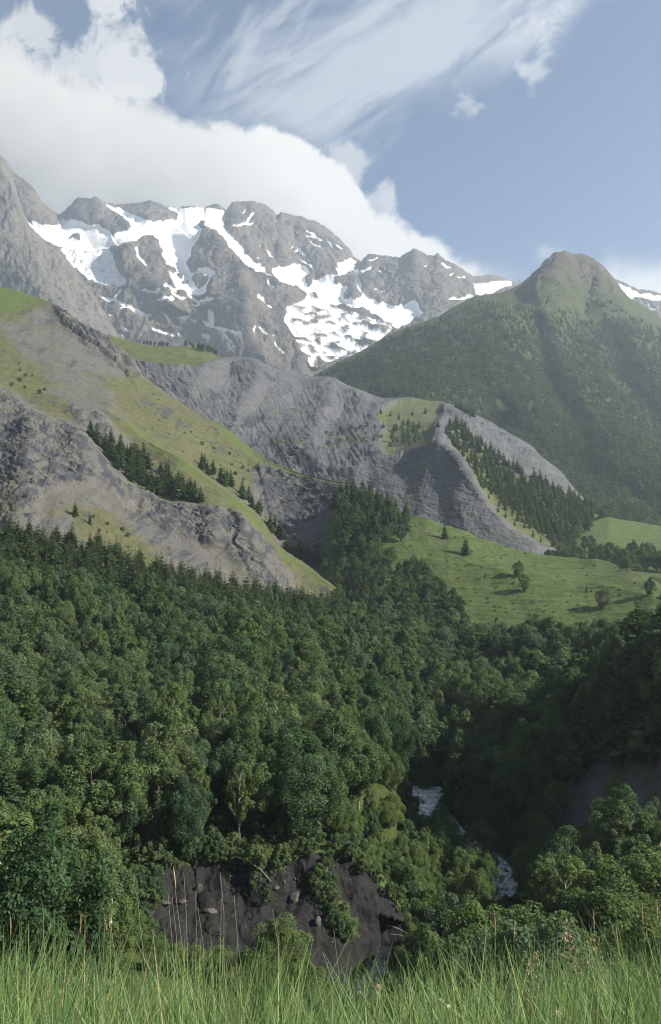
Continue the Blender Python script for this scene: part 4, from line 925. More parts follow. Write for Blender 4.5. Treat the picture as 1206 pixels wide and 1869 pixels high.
# ---- the valley forest
def valley_forest():
    rng = np.random.default_rng(3); sp = 6.2
    X, Y = np.meshgrid(np.arange(-290, 260, sp), np.arange(84, 575, sp))
    X = (X + rng.uniform(-.48, .48, X.shape) * sp).ravel(); Y = (Y + rng.uniform(-.48, .48, Y.shape) * sp).ravel()
    # extra low growth along the river
    k = rng.integers(0, len(RIV) - 1, 900); f = rng.uniform(0, 1, 900); o = rng.uniform(5.9, 13, 900) * rng.choice([-1, 1], 900)
    rx = RIV[k, 0] * (1 - f) + RIV[k + 1, 0] * f + o; ry = RIV[k, 1] * (1 - f) + RIV[k + 1, 1] * f + rng.uniform(-3, 3, 900)
    low = np.concatenate([np.zeros(len(X), bool), np.ones(900, bool)]); X = np.concatenate([X, rx]); Y = np.concatenate([Y, ry])
    Z = valley_z(X, Y); px, py = proj(np.stack([X, Y, Z], -1))
    bnd = np.interp(px, [-300, 0, 150, 300, 450, 600, 650, 850, 1130, 1300], [1010, 1012, 1052, 1092, 1122, 1142, 1160, 1205, 1200, 1190])
    ok = (px > -230) & (px < 1330) & (py > bnd) & (river_dist(X, Y) > 5.8)
    clump = fbm(np.stack([X / 30, Y / 30, X * 0 + 4], -1), 3)
    h = 14.0 + 4 * clump * 2 + rng.normal(0, 2.0, X.shape); h = np.clip(h * np.where(rng.uniform(size=X.shape) < .18, 1.3, 1.0), 7.5, 22)
    kind = np.full(X.shape, 'broadleaf', object)
    edge = (py - bnd < np.interp(px, [0, 300, 620, 700], [70, 52, 46, 20])) & (px < 640)
    kind[edge & (rng.uniform(size=X.shape) < .93)] = 'conifer'
    kind[(rng.uniform(size=X.shape) < .05)] = 'conifer'
    rb = (X > 58) & (Y < 290); kind[rb & (rng.uniform(size=X.shape) < .5)] = 'conifer'
    kind[(Y < 175) & (rng.uniform(size=X.shape) < .35) & (X > -5)] = 'alder'
    kind[(river_dist(X, Y) < 12) & (rng.uniform(size=X.shape) < .5)] = 'alder'
    pale = (Y > 135) & (Y < 235) & (X < 20) & (rng.uniform(size=X.shape) < .20) & (kind == 'broadleaf'); kind[pale] = 'birch'
    pale2 = (Y < 135) & (rng.uniform(size=X.shape) < .18) & (kind == 'broadleaf'); kind[pale2] = 'birch'
    kind[low] = 'alder'
    h = np.where(low, rng.uniform(5, 11, X.shape), h)
    h = np.where(kind == 'conifer', h * 1.12, h); h = np.where(kind == 'alder', np.clip(h * .68, 6, 11), h)
    # keep the open places open: bank, bare slope, glimpses of the river
    bank = [(240,1585),(300,1560),(430,1548),(540,1540),(640,1545),(700,1600),(745,1680),(745,1745),(600,1760),(500,1790),(240,1790)]
    bare = [(1030,1440),(1090,1390),(1150,1375),(1300,1380),(1300,1520),(1180,1510),(1100,1495),(1040,1495)]
    glimpses = [(744,1438,800,1486), (830,1518,860,1544), (888,1574,942,1636), (684,1720,716,1758)]
    for i in np.nonzero(ok)[0]:
        tx, ty = proj(np.array([X[i], Y[i], Z[i] + h[i]])); r = h[i] * .27 / Y[i] * F
        if Y[i] < 150 and any(pip(np.array([tx + k * r]), np.array([ty + (py[i] - ty) * f]), bank)[0] for k in (-.8, 0, .8) for f in (0, .35, .7)): continue
        if 150 <= Y[i] < 163 and pip(np.array([px[i]]), np.array([py[i]]), bank)[0]: continue
        if Y[i] > 160 and pip(np.array([px[i]]), np.array([py[i]]), bare)[0] and rng.uniform() < .93: continue
        if Y[i] <= 215 and any(pip(np.array([tx + k * r]), np.array([ty + (py[i] - ty) * f]), bare)[0] for k in (-.6, .6) for f in (0, .5)) and rng.uniform() < .85: continue
        hid = lambda f: any(tx + r * f > a and tx - r * f < c and py[i] - (py[i] - ty) * f < d and py[i] > b for a, b, c, d in glimpses)
        if hid(1):
            if hid(.45): continue
            h[i] *= .45; kind[i] = 'alder'; ty = py[i] - (py[i] - ty) * .45
        if Y[i] < 118 and abs(px[i] - 603) < 260 and ty < 1660: continue
        if rng.uniform() < .06: continue
        if Y[i] < 112 and X[i] < -10: reg = 'near_left'
        elif X[i] > 55 and Y[i] < 300: reg = 'right_bank'
        elif Y[i] < 175 and X[i] > -5: reg = 'river_front'
        elif Y[i] < 180: reg = 'terrace'
        elif edge[i]: reg = 'forest_edge'
        elif Y[i] < 330 and X[i] < 12: reg = 'left_forest'
        elif Y[i] < 330: reg = 'river_upper'
        else: reg = 'far_forest'
        TREES.append((kind[i], np.array([X[i], Y[i], Z[i] - .2]), h[i], rng.uniform(.7, 1.3) * (1.2 if kind[i] == 'conifer' else 1), reg))
valley_forest()
# ---- trees on the hills
on(LEFT, 'conifer', [(-60,985),(0,990),(100,1005),(250,1050),(400,1088),(520,1110),(612,1128),(612,1165),(450,1155),(300,1130),(150,1095),(-60,1050)], 210, 6, 8, 21, 'forest_edge', 40)
on(LEFT, 'conifer', [(160,800),(185,800),(240,825),(300,865),(362,905),(372,922),(300,912),(262,897),(215,862)], 60, 7, 9, 16, 'rib_front', 1)
on(LEFT, 'conifer', [(335,838),(400,884),(466,934),(512,1000),(582,1046),(640,1085),(640,1070),(585,1035),(520,985),(470,925),(420,880),(370,850)], 75, 6, 10, 16, 'rib_back', 2)
on(LEFT, 'shrub', [(340,800),(430,835),(470,855),(450,880),(380,850)], 12, 12, 1, 3.2, 'slope_shrubs', 4)
on(LEFT, 'shrub', [(0,650),(40,665),(85,710),(90,730),(30,710),(0,690)], 9, 10, 1.5, 4, 'slope_shrubs', 5)
on(LEFT, 'shrub', [(140,920),(250,985),(240,1010),(130,950)], 8, 12, 1, 2.5, 'slope_shrubs', 6)
on(LEFT, 'shrub', [(15,820),(60,850),(60,930),(20,930)], 7, 10, 1.2, 3, 'slope_shrubs', 7)
on(MEAD, 'conifer', [(608,912),(640,890),(700,912),(748,942),(742,975),(690,1000),(618,1005)], 60, 9, 11, 18, 'knoll', 8)
on(MEAD, 'broadleaf', [(608,925),(640,905),(700,925),(745,950),(735,990),(690,1010),(618,1010)], 40, 11, 9, 13, 'knoll', 9)
on(MEAD, 'broadleaf', [(590,1020),(650,1000),(710,1015),(770,1050),(835,1095),(852,1140),(845,1185),(700,1190),(600,1170)], 140, 10.3, 8, 13, 'meadow_wood', 10)
on(MEAD, 'larch', [(585,1085),(640,1065),(690,1110),(720,1150),(700,1180),(610,1170)], 55, 8, 10, 15, 'larches', 11)
on(MEAD, 'broadleaf', [(850,1178),(1130,1172),(1206,1150),(1300,1140),(1300,1195),(850,1198)], 70, 9, 7, 11, 'meadow_foot', 12)
on(FARM, 'broadleaf', [(1000,1018),(1060,1005),(1206,1015),(1300,1020),(1300,1050),(1000,1040)], 85, 7, 10, 17, 'far_hedge', 13)
on(FARM, 'broadleaf', [(985,1003),(1030,978),(1062,960),(1078,972),(1040,1000),(990,1015)], 22, 7, 9, 14, 'far_hedge', 45)
on(BAD, 'conifer', [(806,800),(830,780),(870,815),(930,860),(1000,890),(1060,915),(1130,965),(1135,1000),(1060,985),(1000,985),(960,950),(915,915),(880,880),(845,835)], 290, 6.6, 12, 19, 'spur_wood', 14)
on(BAD, 'larch', [(812,812),(830,785),(870,815),(930,860),(1000,890),(1060,915),(1130,965),(1135,1000),(1060,990),(1000,990),(940,950),(900,915),(870,880),(845,840)], 190, 7.5, 10, 17, 'spur_wood', 44)  # larches mixed in among conifers so lighter needles carry the sunlit tone
on(BAD, 'larch', [(860,870),(930,930),(1000,980),(985,995),(920,950),(880,910)], 26, 12, 6, 11, 'spur_wood', 15)
on(BAD, 'broadleaf', [(715,785),(740,775),(765,785),(768,808),(745,820),(715,812)], 26, 8, 8, 12, 'alp_clump', 16)
on(BAD, 'conifer', [(828,742),(856,752),(868,768),(845,770)], 16, 5, 9, 14, 'alp_top', 17)
on(BAD, 'shrub', [(590,800),(700,785),(700,815),(600,825)], 20, 12, 3, 6, 'alp_top', 18)
on(BAD, 'broadleaf', [(335,630),(375,633),(398,650),(372,645),(335,636)], 13, 6, 8, 13, 'alp_trees', 19)
on(BAD, 'broadleaf', [(262,628),(306,630),(306,634),(262,634)], 9, 5, 7, 10, 'alp_trees', 20)
on(BAD, 'conifer', [(690,760),(790,755),(800,800),(700,830)], 14, 16, 7, 11, 'alp_top', 21)

on(BANK, 'shrub', [(225,1590),(323,1560),(430,1552),(500,1570),(547,1545),(640,1548),(735,1660),(735,1690),(640,1578),(547,1568),(500,1602),(430,1577),(323,1588),(240,1615)], 46, 8, 1.0, 3.0, 'bank_shrubs', 22)
on(BANK, 'shrub', [(560,1590),(590,1580),(625,1640),(655,1700),(630,1730),(590,1670)], 22, 8, 1.0, 2.4, 'bank_shrubs', 23)
on(BANK, 'shrub', [(235,1620),(290,1610),(300,1700),(240,1740)], 14, 11, 1.4, 3, 'bank_shrubs', 24)
on(BANK, 'shrub', [(460,1600),(490,1600),(490,1650),(465,1650)], 7, 9, .8, 1.8, 'bank_shrubs', 25)

rgu = np.random.default_rng(91)
ux = rgu.uniform(-62, 12, 260); uy = rgu.uniform(151, 182, 260); uok = river_dist(ux, uy) > 7
ux, uy = np.concatenate([ux[uok][:120], rgu.uniform(-37, -22, 30)]), np.concatenate([uy[uok][:120], rgu.uniform(149.5, 163, 30)])
add('shrub', np.stack([ux, uy, valley_z(ux, uy) - .2], -1), 1.6, 4.2, 'undergrowth', 92)
ux = rgu.uniform(0, 24, 200); uy = rgu.uniform(165, 250, 200); uok = (river_dist(ux, uy) > 6.5) & (river_dist(ux, uy) < 18) ; ux, uy = ux[uok][:70], uy[uok][:70]
add('shrub', np.stack([ux, uy, valley_z(ux, uy) - .2], -1), 1.6, 3.6, 'river_scrub', 93)
q = darts([(720,1000),(760,950),(860,980),(1000,1016),(1110,1030),(1190,1060),(1180,1140),(1000,1165),(860,1170),(840,1100)], 170, 7, 95)
scatter_stuff('scrub', 'shrub', MEAD.place(q[:, 0], q[:, 1]) - np.array([0, 0, .1]), np.random.default_rng(96).uniform(.35, 1.1, len(q)), np.random.default_rng(97).uniform(1, 1.8, len(q)), 'low tussocks dotted over the open meadow')
q = darts([(200,700),(300,720),(400,780),(470,845),(420,890),(330,830),(230,770)], 70, 8, 98)
scatter_stuff('scrub', 'shrub', LEFT.place(q[:, 0], q[:, 1]) - np.array([0, 0, .1]), np.random.default_rng(99).uniform(.4, 1.3, len(q)), np.random.default_rng(97).uniform(1, 1.8, len(q)), 'low tussocks dotted over the grassy hillside')
# masses on the far mountain
q = darts([(585,698),(700,630),(760,604),(800,592),(870,556),(945,560),(990,580),(1040,575),(1100,560),(1150,585),(1206,605),(1290,640),(1290,1020),(1060,960),(960,860),(830,770),(640,740)], 9500, 5.2, 30)
P = GREEN.place(q[:, 0], q[:, 1]); rr_ = np.random.default_rng(31)
dens = fbm(P / 130., 4); keep = dens + .12 + .25 * smooth(q[:, 1], 570, 640) > -.06
hh = rr_.uniform(12, 29, len(P)) * (1 + .25 * fbm(P / 90., 3)) * (1 - .35 * smooth(q[:, 1], 640, 570))
scatter_stuff('forest', 'far', P[keep], hh[keep], rr_.uniform(.9, 1.3, len(P))[keep], 'hazy conifer forest covering the mountain below the bare summit')

# ---- which trees stand alone and which belong to a mass
LABEL = {
 'near_left': ('%s at the lower edge, left of the dark bank', 'trees beside the dark bank'),
 'right_bank': ('%s on the steep shaded slope right of the river', 'trees on the slope right of the river'),
 'river_front': ('%s before the river, behind the grass', 'trees in front of the river'),
 'terrace': ('%s on the terrace above the dark bank', 'trees above the dark bank'),
 'left_forest': ('%s inside the dense forest left of the river', 'trees of the forest left of the river'),
 'river_upper': ('%s along the upper river below the meadow', 'trees along the upper river'),
 'far_forest': ('%s in the valley forest below the meadow', 'trees of the valley forest'),
 'forest_edge': ('%s in the dark row at the foot of the grey scree', 'trees at the foot of the scree'),
 'rib_front': ('%s in the line between grey cliff and grassy rib', 'conifers below the grassy rib'),
 'rib_back': ('%s in the row behind the grassy rib', 'conifers behind the grassy rib'),
 'slope_shrubs': ('low green %s on the grassy hillside above the scree', 'shrubs on the hillside'),
 'knoll': ('%s on the knoll at the end of the thin arete', 'trees on the knoll'),
 'meadow_wood': ('%s in the round-crowned wood left of the open meadow', 'trees of the wood beside the meadow'),
 'larches': ('%s in the pale stand below the grassy rib', 'larches below the rib'),
 'meadow_foot': ('%s in the belt along the lower edge of the meadow', 'trees along the foot of the meadow'),
 'far_hedge': ('%s in the belt between the meadow and the far bright pasture', 'trees behind the meadow'),
 'spur_wood': ('%s on the sunny flank right of the grey spur', 'trees on the flank of the spur'),
 'alp_clump': ('%s in the clump on the grassy top above the spur', 'trees on the grassy top'),
 'alp_top': ('%s scattered around the grassy top of the ridge', 'trees around the grassy top'),
 'undergrowth': ('%s in the undergrowth on the terrace above the dark bank', 'undergrowth on the terrace'),
 'river_scrub': ('%s on the steep green bank left of the river', 'shrubs on the river slope'),
 'bank_shrubs': ('%s growing on the lip and face of the dark bank', 'shrubs on the dark bank'),
 'alp_trees': ('%s on the crest of the green alp below the glaciers', 'trees on the green alp'),
}
WORD = {'broadleaf': 'broadleaf tree', 'conifer': 'dark conifer', 'larch': 'light green larch', 'birch': 'pale feathery birch', 'alder': 'pale alder', 'shrub': 'shrub'}
rest = {}
for kind in ('broadleaf', 'conifer', 'larch', 'birch', 'alder', 'shrub'):
    T = [t for t in TREES if t[0] == kind]
    def show(t):
        p_, q_ = proj(t[1]); inside = -40 < p_ < 1246
        return (not inside, -t[2] / t[1][1])
    T.sort(key=show)
    for t in T[:290]:
        lab, grp = LABEL[t[4]]; v = random.randrange(len(TREEBANK[kind])); w = WORD[kind]; a, b = proj(t[1] + np.array([0, 0, t[2] * .6]))
        size = 'tall ' if t[2] > 16 else 'small ' if t[2] < 10.5 else ''
        if kind == 'broadleaf': w = size + ('round', 'pointed', 'broad', 'narrow', 'high', 'spreading')[v] + ' ' + w
        elif kind in ('conifer', 'larch'): w = size + ('', 'slim ', 'stout ')[v] + w
        elif kind == 'birch': w = size + ('', 'slim ', 'wide ')[v] + w
        elif kind == 'alder': w = ('big ' if t[2] > 9 else 'low ' if t[2] < 6 else '') + w
        lab = lab % w
        if t[4] == 'left_forest': lab = lab.replace('inside the dense forest left of the river', 'of the left forest, ' + ('by the picture edge' if a < 150 else 'beside the river gap' if a > 520 else 'in its middle') + (', upper part' if b < 1230 else ', lower part' if b > 1330 else ''))
        if t[4] == 'river_front': lab += (', beside the bank' if a < 800 else ', at the right edge' if a > 1080 else '')
        if t[4] == 'river_upper': lab = lab.replace('along the upper river below the meadow', ('left' if t[1][0] < np.interp(t[1][1], RIV[:, 1], RIV[:, 0]) else 'right') + ' of the upper river' + (' towards the forest' if a < 680 else ' towards the slope' if a > 860 else '') + (', below the meadow' if b < 1260 else ', by the water' if b > 1380 else ', in the shade'))
        if t[4] == 'forest_edge': lab = lab.replace('in the dark row at the foot of the grey scree', 'at the foot of the scree, ' + ('at the left edge' if a < 70 else 'below the lone conifers' if a < 200 else 'left of the row middle' if a < 330 else 'right of the row middle' if a < 470 else 'at the river end'))
        if t[4] == 'terrace': lab += (', left end' if a < 250 else ', river end' if a > 500 else '')
        if t[4] in ('undergrowth', 'river_scrub'): lab = ('tiny ' if t[2] < 2.2 else 'big ' if t[2] > 3.3 else 'mid-sized ') + lab + (', left end' if a < 250 else ', left of the middle' if a < 370 else ', right of the middle' if a < 500 else ', river end')
        if t[4] == 'bank_shrubs': lab = ('tiny ' if t[2] < 1.5 else 'big ' if t[2] > 2.5 else 'low ') + ('shrub on the upper lip' if b < np.interp(a, [q[0] for q in crestC], [q[1] for q in crestC]) + 14 else 'shrub on the bare face') + ' of the dark bank, ' + ('left end' if a < 330 else 'left of its middle' if a < 430 else 'right of its middle' if a < 560 else 'river end')
        make_tree(kind, t[1], t[2], t[3], lab, grp, v)
    for t in T[290:]: rest.setdefault((kind, 'valley' if t[4] in ('far_forest', 'forest_edge', 'left_forest', 'river_upper', 'right_bank', 'terrace', 'near_left', 'river_front') else 'hill'), []).append(t)
STUFFNAME = {'broadleaf': 'broadleaf_forest', 'birch': 'birch_forest', 'conifer': 'conifer_forest', 'larch': 'larch_forest', 'alder': 'alder_thicket', 'shrub': 'scrub'}
for (kind, reg), T in rest.items():
    scatter_stuff(STUFFNAME[kind], kind, [t[1] for t in T], [t[2] for t in T], [t[3] for t in T], ('mass of %s crowns filling the valley' if reg == 'valley' else 'mass of %s crowns on the hillsides') % ('broadleaf' if kind in ('broadleaf', 'alder') else 'conifer'))
print('trees', len(TREES), {k: sum(t[0] == k for t in TREES) for k in TREEBANK})

# ------------------------------------------------------------------ single trees and bushes
def ground_at(px, Y, dz=0.):
    a, _ = ray(px, 900.); X = a * Y
    return np.array([X, Y, float(valley_z(np.array([X]), np.array([Y]))[0]) + dz])
def solo(layer, kind, px, py, h, wid, label, var=None):
    p = layer.place(np.array([px]), np.array([py]))[0]; p[2] -= .3; return make_tree(kind, p, h, wid, label, None, var)
solo(MEAD, 'conifer', 812, 984, 11.5, 1.0, 'single dark conifer on the meadow crest, higher of the two beside the shadow', 0)
solo(MEAD, 'conifer', 850, 1010, 12.5, 1.25, 'stout conifer on the upper meadow, lower of the two on the crest', 2)
solo(MEAD, 'conifer', 742, 944, 10, 1.0, 'small conifer at the left end of the meadow crest', 1)
solo(MEAD, 'broadleaf', 945, 1053, 10, .95, 'rounded dark bush in mid meadow, upper of the touching pair', 2)
solo(MEAD, 'broadleaf', 957, 1081, 12, 1.0, 'rounded dark bush in mid meadow, lower of the touching pair', 0)
solo(MEAD, 'broadleaf', 1102, 1112, 11.5, 1.15, 'lone round bush on the lower right of the meadow', 2)
solo(MEAD, 'conifer', 1070, 1080, 6, .8, 'thin little sapling in the meadow above the lone round bush', 1)
solo(MEAD, 'broadleaf', 1185, 1085, 10, 1.0, 'bush at the right end of the meadow by the picture edge', 5)
solo(LEFT, 'conifer', 137, 942, 9, 1.05, 'lone conifer on the bare scree, upper of the two', 0)
solo(LEFT, 'conifer', 163, 958, 7.5, 1.05, 'lone conifer on the bare scree, lower of the two', 1)
make_tree('birch', ground_at(186, 141), 16.5, 1.25, 'pale leafy birch with crooked trunk above the left end of the dark bank', None, 0)
make_tree('birch', ground_at(215, 143), 12.0, .7, 'thin leaning birch beside the pale leafy birch', None, 1)
make_tree('birch', ground_at(655, 163), 17.5, 1.1, 'tall slender birch with bare pale stem right of the dark bank', None, 1)
make_tree('birch', ground_at(372, 158), 14.5, .9, 'slim birch with tilted pale stem above the middle of the dark bank', None, 2)
make_tree('birch', ground_at(300, 160), 13.0, .8, 'narrow drooping birch left of the tilted one above the bank', None, 0)
make_tree('birch', ground_at(440, 160), 14.0, 1.0, 'broad birch above the right half of the dark bank', None, 2)
make_tree('alder', ground_at(520, 117), 11.0, 1.25, 'big pale willow bush in front of the dark bank, behind the grass', None, 0)
make_tree('alder', ground_at(575, 112), 8.5, 1.1, 'lower pale willow bush right of the big one before the bank', None, 1)
make_tree('alder', ground_at(225, 116), 9.5, 1.2, 'bright green bush at the left foot of the dark bank', None, 1)

# tall conifers on the slope right of the river
for i, (px, Y, top) in enumerate([(1085,225,1180),(1110,222,1150),(1140,215,1125),(1165,212,1100),(1190,208,1092),(1210,205,1082),(1232,203,1075),(1120,210,1235),(1150,206,1205),(1180,201,1190),(1208,198,1180),(1168,198,1265),(1197,195,1262),(1098,216,1265),(1074,223,1262),(1058,232,1250),(925,236,1365),(945,231,1388),(966,228,1372),(988,230,1352),(1010,236,1330)]):
    g = ground_at(px, Y); zt = float(ray(px, top)[1]) * Y; h = float(np.clip(zt - g[2], 9, 24))
    make_tree('conifer', g, h, .95, ('tall ' if h > 18 else '') + ('dark conifer between river and slope, ' + ('leftmost of the dark cluster', 'second of the dark cluster', 'middle of the dark cluster', 'fourth of the dark cluster', 'rightmost of the dark cluster')[i - 16] if i > 15 else 'dark conifer on the steep right bank, ' + ('upper row' if i < 7 else 'lower row') + (', by the picture edge' if px > 1185 else ', towards the river' if px < 1105 else ', mid slope')), 'conifers on the right bank', i % 3)
# loose stones on the bank face
def rubble():
    rng = np.random.default_rng(64); q = darts([(270,1610),(330,1590),(450,1590),(545,1575),(625,1565),(700,1650),(690,1710),(600,1740),(480,1760),(300,1740)], 190, 5, 63); P = BANK.place(q[:, 0], q[:, 1]); V, Fc, o = [], [], 0
    bm_ = np.array([[1, 0, 0], [-1, 0, 0], [0, 1, 0], [0, -1, 0], [0, 0, 1], [0, 0, -1.]]); tri = np.array([[0, 2, 4], [2, 1, 4], [1, 3, 4], [3, 0, 4], [2, 0, 5], [1, 2, 5], [3, 1, 5], [0, 3, 5]])
    for p in P:
        V.append(p + bm_ * rng.uniform(.6, 1.3, (6, 1)) * rng.uniform(.05, .26) ** 1.0 * rng.uniform(.6, 1.2, 3)); Fc.append(tri + o); o += 6
    ob = link('rubble', np_mesh('rubble', np.concatenate(V), np.concatenate(Fc), False), m_stone, kind='stuff'); ob['label'] = 'loose stones scattered over the dark bank'
# riverside alders standing between the glimpses of water
for i, (px, Y, top, wd_) in enumerate([(768,216,1490,1.1),(795,214,1478,1.0),(815,206,1500,1.0),(872,203,1500,1.1),(862,198,1548,1.0),(882,194,1555,.9),(950,193,1545,1.1),(962,188,1580,1.1),(915,187,1640,1.2),(893,181,1642,1.1),(938,182,1640,1.1),(865,184,1590,1.1),(850,192,1549,1.2),(874,190,1562,1.2),(800,222,1470,1.0),(824,212,1500,1.0),(838,190,1552,1.1),(808,196,1535,1.2),(780,204,1510,1.1),(745,206,1490,1.0),
        (790,266,1405,1.1),(772,262,1415,1.0),(806,270,1395,1.1),(755,270,1400,1.1),(820,258,1420,1.1),(810,246,1450,1.0),(762,168,1645,1.2),(742,163,1668,1.0),(785,172,1620,1.2),(810,176,1600,1.2),(830,172,1640,1.2),(728,156,1705,.8),(850,166,1660,1.2),(880,164,1675,1.2),(775,158,1690,1.1),(800,150,1710,1.2),(760,150,1725,1.1)]):
    g = ground_at(px, Y); zt = float(ray(px, top)[1]) * Y; h = float(np.clip(zt - g[2], 2.5, 13))
    make_tree('alder', g, h, wd_ * (1.0 if h > 5 else 1.35), ('big' if h > 8 else 'low') + ' pale alder ' + ('beside the upper river glimpse' if top < 1500 else 'beside the river bend' if px > 800 and top < 1645 else 'above the lowest river glimpse') + (', left of the water' if px < 790 else ', before the water' if px < 900 else ', right of the water'), 'alders along the river')

# pale trees at the lower edges
for i, (kind, px, Y, top, wd_, lab) in enumerate([('birch',28,104,1478,1.5,'broad grey-green birch at the lower left picture edge'), ('birch',-25,99,1510,1.2,'pale birch cut by the left picture edge'), ('birch',78,122,1462,1.2,'pale birch rising behind the grey-green birch at lower left'), ('birch',120,101,1562,1.2,'pale birch right of the grey-green birch at lower left'), ('birch',160,110,1520,1.1,'slim pale birch between the lower left trees and the dark bank'), ('birch',205,104,1600,1.1,'round pale birch nearest the left end of the dark bank'), ('birch',60,94,1600,1.2,'low pale birch behind the grass at lower left'),
        ('birch',985,146,1512,1.3,'pale round birch right of the river bend'), ('birch',1040,142,1528,1.4,'broad pale birch second right of the river bend'), ('birch',1112,145,1518,1.3,'tall pale birch below the bare right slope'), ('alder',1165,138,1556,1.4,'pale alder below the bare slope near the right edge'), ('alder',1085,126,1612,1.5,'wide drooping alder low at the right'), ('alder',945,132,1655,1.2,'pale alder just below the river bend'), ('alder',860,130,1650,1.1,'pale alder below and left of the river bend'), ('birch',1206,150,1500,1.2,'pale birch cut by the right picture edge'), ('alder',1010,118,1680,1.3,'low alder behind the brown seed panicles'), ('alder',1160,112,1660,1.3,'low alder behind the grass near the right edge')]):
    g = ground_at(px, Y); zt = float(ray(px, top)[1]) * Y; h = float(np.clip(zt - g[2], 4, 21)); make_tree(kind, g, h, wd_, lab, None, i % len(TREEBANK[kind]))
for i, (px, Y, h) in enumerate([(290,122,4.5),(330,124,4.0),(365,120,4.4),(410,124,4.0),(455,122,4.4),(500,128,4.0),(262,131,5.5),(300,133,3.6),(345,134,3.2),(395,136,3.0),(440,137,3.4),(480,138,4.2),(610,140,4.0),(738,156,5.5),(748,150,4.0)]):
    g = ground_at(px, Y); make_tree('alder', g, h, 1.35, 'low alder bush along the foot of the dark bank, ' + ('left end' if px < 320 else 'in its middle' if px < 500 else 'towards the river' if px < 690 else 'at the river corner'), 'bushes at the foot of the bank')
# ------------------------------------------------------------------ boulders
m_stone = terrain_mat('boulder_stone', (.055, .053, .05), (.10, .096, .09), (.06, .08, .03), (.06, .08, .03), s=1.2, bump=1, bump_d=.15)
def boulder_mesh(seed, jag=.28):
    import bmesh
    bm = bmesh.new(); bmesh.ops.create_icosphere(bm, subdivisions=3, radius=1.0)
    V = np.array([v.co[:] for v in bm.verts]); rng = np.random.default_rng(seed)
    for _ in range(7):                                      # flat broken faces
        n = rng.normal(size=3); n /= np.linalg.norm(n); d = rng.uniform(.55, .85)
        k = V @ n; V = V - np.where(k > d, k - d, 0)[:, None] * n
    V = V * (1 + jag * .35 * fbm(V * 1.7 + seed, 4)[:, None])
    for v, c in zip(bm.verts, V): v.co = c
    me = bpy.data.meshes.new('boulder'); bm.to_mesh(me); bm.free(); me.materials.append(m_stone); return me
def boulder(P, sx, sy, sz, rot, label, seed):
    o = link('boulder', boulder_mesh(seed)); o.location = P; o.scale = (sx, sy, sz); o.rotation_euler = rot
    o['label'] = label; o['category'] = 'boulder'; o['group'] = 'boulders in the dark bank'; return o
BL = [(537,1642,1.15,1.0,2.3,(.1,.25,.3),'tall pale slab of rock standing in the dark bank'), (577,1692,1.0,.9,1.5,(0,.2,1.),'pale boulder below the tall slab at the foot of the bank'),
      (503,1622,.75,.6,.55,(0,0,.4),'blunt dark stone sticking out of the bank left of the tall slab'), (516,1612,.35,.3,.5,(0,0,.9),'narrow stone beside the blunt one, upper bank'),
      (537,1606,.32,.3,.4,(.3,0,.2),'small stone directly above the tall slab'), (550,1606,.3,.3,.32,(.1,0,.8),'smallest stone above and right of the tall slab'),
      (382,1668,1.5,1.0,.7,(0,.1,.1),'pale ledge block in the middle of the dark bank'), (333,1652,.9,.8,.5,(0,-.1,.3),'pale ledge stone left of the ledge block'),
      (296,1652,1.7,1.0,.6,(0,.08,-.2),'dark overhanging ledge at the left part of the bank'), (362,1628,.8,.7,1.2,(.2,.3,.4),'upright rock rib above the ledge block')]
for i, (a, b, sx, sy, sz, ro, lab) in enumerate(BL):
    boulder(BANK.place(np.array([a]), np.array([b]))[0] + np.array([0, -.1, 0]), sx * .8, sy * .6, sz * .75, ro, lab, 200 + i)
rubble()
rgr = np.random.default_rng(77)
for i, (X_, Y_) in enumerate([(33.5, 196), (39.5, 203), (29, 224), (24, 250), (29, 245), (11, 160)]):
    o = boulder((X_, Y_, float(np.interp(Y_, RIV[:, 1], RIV[:, 2])) + .15), rgr.uniform(.6, 1.1), rgr.uniform(.6, 1), rgr.uniform(.4, .7), (0, 0, rgr.uniform(0, 3)), ['dark boulder in the white water at the lower river bend, near side', 'dark boulder in the white water at the lower river bend, far side', 'boulder in the narrow middle glimpse of the river', 'boulder at the left of the upper river glimpse', 'boulder in the middle of the upper river glimpse', 'boulder in the lowest river glimpse by the bank'][i], 300 + i)
    o['group'] = 'boulders in the river'

# ------------------------------------------------------------------ fallen wood
def log(pts, r, label):
    V, Fc = tube(pts, np.linspace(r, r * .35, len(pts)), 7); me = np_mesh('fallen_trunk', V, Fc)
    o = link('fallen_trunk', me, M_BIRCH); o['label'] = label; o['category'] = 'log'; o['group'] = 'fallen wood'
pl_ = BANK.place(np.array([430., 452, 474, 492]), np.array([1562., 1572, 1592, 1614])); pl_[:, 1] -= 1.0; pl_[:, 2] += .5
log(pl_, .17, 'thin fallen trunk leaning down across the top of the dark bank')
for k, (a, b, c, lab) in enumerate([((704, 1688), (745, 1704), 153, 'upper bleached driftwood pole at the foot of the bank by the river'), ((712, 1706), (748, 1712), 152, 'lower bleached driftwood pole at the foot of the bank by the river')]):
    log(np.array([at(a[0], a[1], c + 1.), at((a[0] + b[0]) / 2, (a[1] + b[1]) / 2 - 2, c), at(b[0], b[1], c - .5)]), .13, lab)

